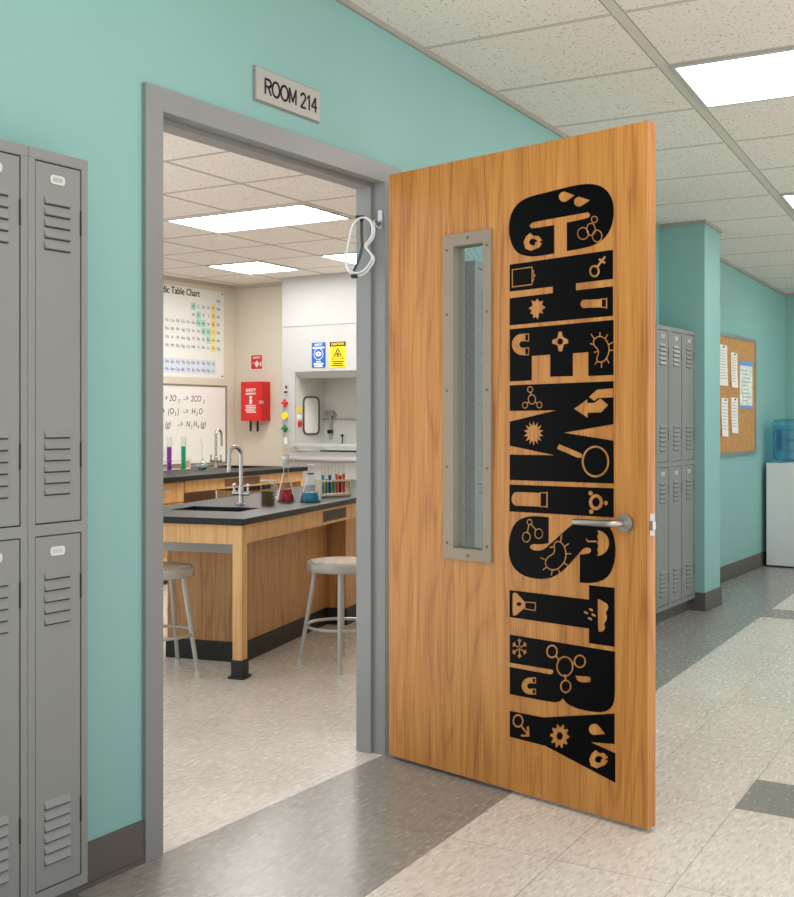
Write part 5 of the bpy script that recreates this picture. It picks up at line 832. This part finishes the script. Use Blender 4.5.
m = MB(); m.tube([(.44, .50, .98), (.44, .50, 1.06)], .006, 8); m.lathe([(.01, 1.05), (.02, 1.062), (.01, 1.075)], (.44, .50, 0), 10); m.build('fixture_knob', M['black'], Hd, True)
# controls on the post
py = .875
c = MB(); c.box(-.008, -.0005, py-.03, py+.03, 1.47, 1.585, .002); cc = c.build('switch_plate', M['greyplastic'], Hd)
m = MB(); m.box(-.0105, -.0082, py-.02, py+.005, 1.535, 1.565); m.box(-.0105, -.0082, py-.02, py+.02, 1.49, 1.51); m.build('switch', M['black'], cc)
for z, k in ((1.39, 'red'), (1.262, 'yellow'), (1.135, 'green')):
    kn = MB()
    kn.tube([(-.0005, py, z), (-.016, py, z)], .018, 16)
    if k == 'yellow': kn.tube([(-.016, py, z), (-.034, py, z)], .036, 20)
    else:
        kn.box(-.034, -.0162, py-.012, py+.012, z-.038, z+.038, .004); kn.box(-.0345, -.0166, py-.038, py+.038, z-.012, z+.012, .004)
    kn.build('valve_knob', M[k], Hd)
c = MB().box(-.008, -.0005, py-.038, py+.032, .915+.05, 1.03, .002) if False else MB().box(-.008, -.0005, py-.034, py+.034, .96, 1.065, .002)
cc = c.build('outlet_plate', M['greyplastic'], Hd); MB().box(-.0105, -.0082, py-.018, py+.018, .98, 1.045, .001).build('outlet', M['paper'], cc)
# warning signs on the hood
def hsign(label, ya, yb, za, zb2, mat):
    s = thing('warning_sign', label, 'sign', (8.72, (ya+yb)/2, (za+zb2)/2), 0, 'signs on the fume hood')
    w2, h2 = (yb-ya)/2, (zb2-za)/2
    MB().box(-.004, -.0006, -w2, w2, -h2, h2).build('sign_panel', mat, s); return s, w2, h2
s, w2, h2 = hsign('blue sign with a white round eye symbol on the fume hood', 6.581, 6.748, 1.734, 1.981, M['blue'])
m = MB(); X = facing('-X', (-.0048, 0, 0))
m.add_mesh(text_mesh('SAFETY', .032, .0008, 'CENTER', .95, .001), facing('-X', (-.0048, 0, h2*.82))); m.box(-.0052, -.0041, -w2*.86, w2*.86, h2*.52, h2*.66)
circ = lambda r, cz=0, n=28, k=1: [(r*k*math.cos(2*math.pi*i/n), cz+r*math.sin(2*math.pi*i/n)) for i in range(n)]
m.ringprism(circ(.058, .012), circ(.052, .012), -.0052, -.0041, 'YZ'); m.ringprism(circ(.024, .012, k=1.5), circ(.010, .012), -.0052, -.0041, 'YZ')
m.box(-.0052, -.0041, -.028, .028, -h2*.56, -h2*.46); m.box(-.0052, -.0041, -w2*.7, w2*.7, -h2*.76, -h2*.62); m.box(-.0052, -.0041, -w2*.62, w2*.62, -h2*.93, -h2*.82)
m.build('sign_print', M['paper'], s)
s, w2, h2 = hsign('yellow sign with a black triangle hazard symbol on the fume hood', 6.334, 6.526, 1.730, 1.980, M['yellow'])
MB().box(-.0052, -.0041, -w2, w2, h2*.64, h2).build('sign_header', M['textblack'], s)
m = MB(); m.add_mesh(text_mesh('CAUTION', .034, .0008, 'CENTER', 1.0, .001), facing('-X', (-.0060, 0, h2*.82))); m.build('header_lettering', M['yellow'], s)
m = MB(); tri = lambda k, cz: [(0, cz+.062*k), (.072*k, cz-.052*k), (-.072*k, cz-.052*k)]
m.ringprism(tri(1, .008), tri(.84, .005), -.0052, -.0041, 'YZ')
for yy, zz in ((0, .026), (.019, -.008), (-.019, -.008)): m.ringprism([(yy+p, q) for p, q in circ(.018, zz, 16)], [(yy+p, q) for p, q in circ(.011, zz, 16)], -.0053, -.0042, 'YZ')
m.prism(circ(.012, .004, 14), -.0054, -.0043, 'YZ')
for i, ww in enumerate((.78, .6, .74)): m.box(-.0052, -.0041, -w2*ww, w2*ww, -h2*(.58+.15*i), -h2*(.50+.15*i))
m.build('sign_print', M['textblack'], s)
# ------------------------------------------------------------------ hook and hanging safety goggles on the right jamb
hk = thing('wall_hook', 'small metal hook on the right door jamb', 'hook', (OX1, 2.285, 1.935))
m = MB(); m.box(-.004, -.0005, -.011, .011, -.018, .052, .0015); m.build('hook_plate', M['chrome'], hk)
MB().tube([(-.004, 0, -.006), (-.018, 0, -.012), (-.030, .002, -.012), (-.036, .003, -.002), (-.036, .003, .010)], .0042, 8).build('hook_arm', M['metal'], hk, True)
G_ = thing('safety_goggles', 'clear safety goggles hanging by a dark strap from the jamb hook', 'goggles', (OX1-.036, 2.288, 1.930), R(-56.6))
# outline in a plane roughly facing the doorway: lx to the left of the jamb, lz down
def gp(x, z, y=0): return (-x, y, -z)
top = [(.000, .004), (.020, -.022), (.050, -.024), (.076, .0), (.088, .045), (.098, .10), (.104, .140), (.094, .172), (.066, .190), (.034, .180), (.010, .150), (-.002, .125), (.018, .100), (.032, .082), (.012, .062), (.000, .040)]
def smooth(ps, it=2):
    for _ in range(it):
        q = []
        for i in range(len(ps)):
            a, b_ = ps[i], ps[(i+1) % len(ps)]; q += [tuple(.75*u+.25*v for u, v in zip(a, b_)), tuple(.25*u+.75*v for u, v in zip(a, b_))]
        ps = q
    return ps
sm = smooth(top)
m = MB(); m.tube([gp(x, z) for x, z in sm], .0044, 8, True); m.tube([gp(.006+x*.93, .004+z*.95, -.034) for x, z in sm], .0035, 8, True); m.build('goggle_rim', M['clear'], G_, True)
m = MB()
A = [m.bm.verts.new(gp(x, z)) for x, z in sm]; B = [m.bm.verts.new(gp(.006+x*.93, .004+z*.95, -.034)) for x, z in sm]
for i in range(len(sm)): j = (i+1) % len(sm); m.bm.faces.new((A[i], A[j], B[j], B[i]))
m.build('goggle_skirt', M['lens'], G_, True)
m = MB(); m.prism([(-x, -z) for x, z in sm], -.0012, .0012); m.build('goggle_lens', M['lens'], G_)
def band(path, w_, t_):
    m = MB(); rows = []
    for x, z, y in path: rows.append([m.bm.verts.new((-x-w_/2, y, -z)), m.bm.verts.new((-x+w_/2, y, -z)), m.bm.verts.new((-x+w_/2, y+t_, -z)), m.bm.verts.new((-x-w_/2, y+t_, -z))])
    for a, b_ in zip(rows, rows[1:]):
        for k in range(4): m.bm.faces.new((a[k], a[(k+1) % 4], b_[(k+1) % 4], b_[k]))
    m.bm.faces.new(rows[0]); m.bm.faces.new(rows[-1][::-1]); return m
band([(.046, -.022, .004), (.046, .03, .016), (.044, .08, .018), (.054, .12, .016), (.072, .165, .010), (.076, .186, .004)], .011, .002).build('head_strap', M['strap'], G_)
MB().box(-.066, -.034, -.036, .007, .016, .026, .003).build('strap_clip', M['black'], G_); MB().box(-.084, -.060, -.036, .007, -.196, -.186, .003).build('strap_clip', M['black'], G_)
m = MB(); m.tube([gp(.014, .0, .0), gp(.004, -.008, .002), gp(-.004, -.012, .002), gp(-.008, -.006, .0)], .003, 8); m.build('strap_loop', M['strap'], G_, True)
# ------------------------------------------------------------------ camera, world, colour management
wd = bpy.data.worlds.new('World'); SC.world = wd; wd.use_nodes = True
bg = wd.node_tree.nodes['Background']; bg.inputs['Strength'].default_value = 1
wg = G(wd.node_tree); wt_ = wg.n('ShaderNodeTexCoord'); ws = wg.n('ShaderNodeSeparateXYZ'); wg.L(wt_.outputs['Generated'], ws.inputs[0])
wr = wg.n('ShaderNodeValToRGB'); wr.color_ramp.elements[0].position = .40; wr.color_ramp.elements[1].position = .56
wr.color_ramp.elements[0].color = [c*W_LOW for c in (1, .955, .90)]+[1]; wr.color_ramp.elements[1].color = [c*W_STR for c in (.88, .94, 1)]+[1]
wg.L(wg.m('MULTIPLY_ADD', ws.outputs[2], .5, .5), wr.inputs['Fac']); wg.L(wr.outputs['Color'], bg.inputs['Color'])
cam = bpy.data.cameras.new('camera'); co = bpy.data.objects.new('camera', cam); COL.objects.link(co); SC.camera = co
cam.sensor_fit = 'VERTICAL'; cam.sensor_height = 24; cam.lens = 1113/897*24; cam.shift_y = -28.5/897; cam.clip_start = .02
co.location = (0, 0, 1.22); co.rotation_euler = (R(90), 0, math.atan2(733, 1113)-R(90)+0)
# camera looks along the horizontal direction (cos a, sin a), a = atan(733/1113)
vs_ = SC.view_settings; vs_.view_transform = 'Standard'; vs_.look = 'None'; vs_.gamma = 1; vs_.exposure = EXPO; vs_.use_curve_mapping = False
cy = SC.cycles; cy.use_denoising = True; cy.max_bounces = 12; cy.transparent_max_bounces = 24; cy.sample_clamp_indirect = 6; cy.caustics_reflective = False; cy.caustics_refractive = False
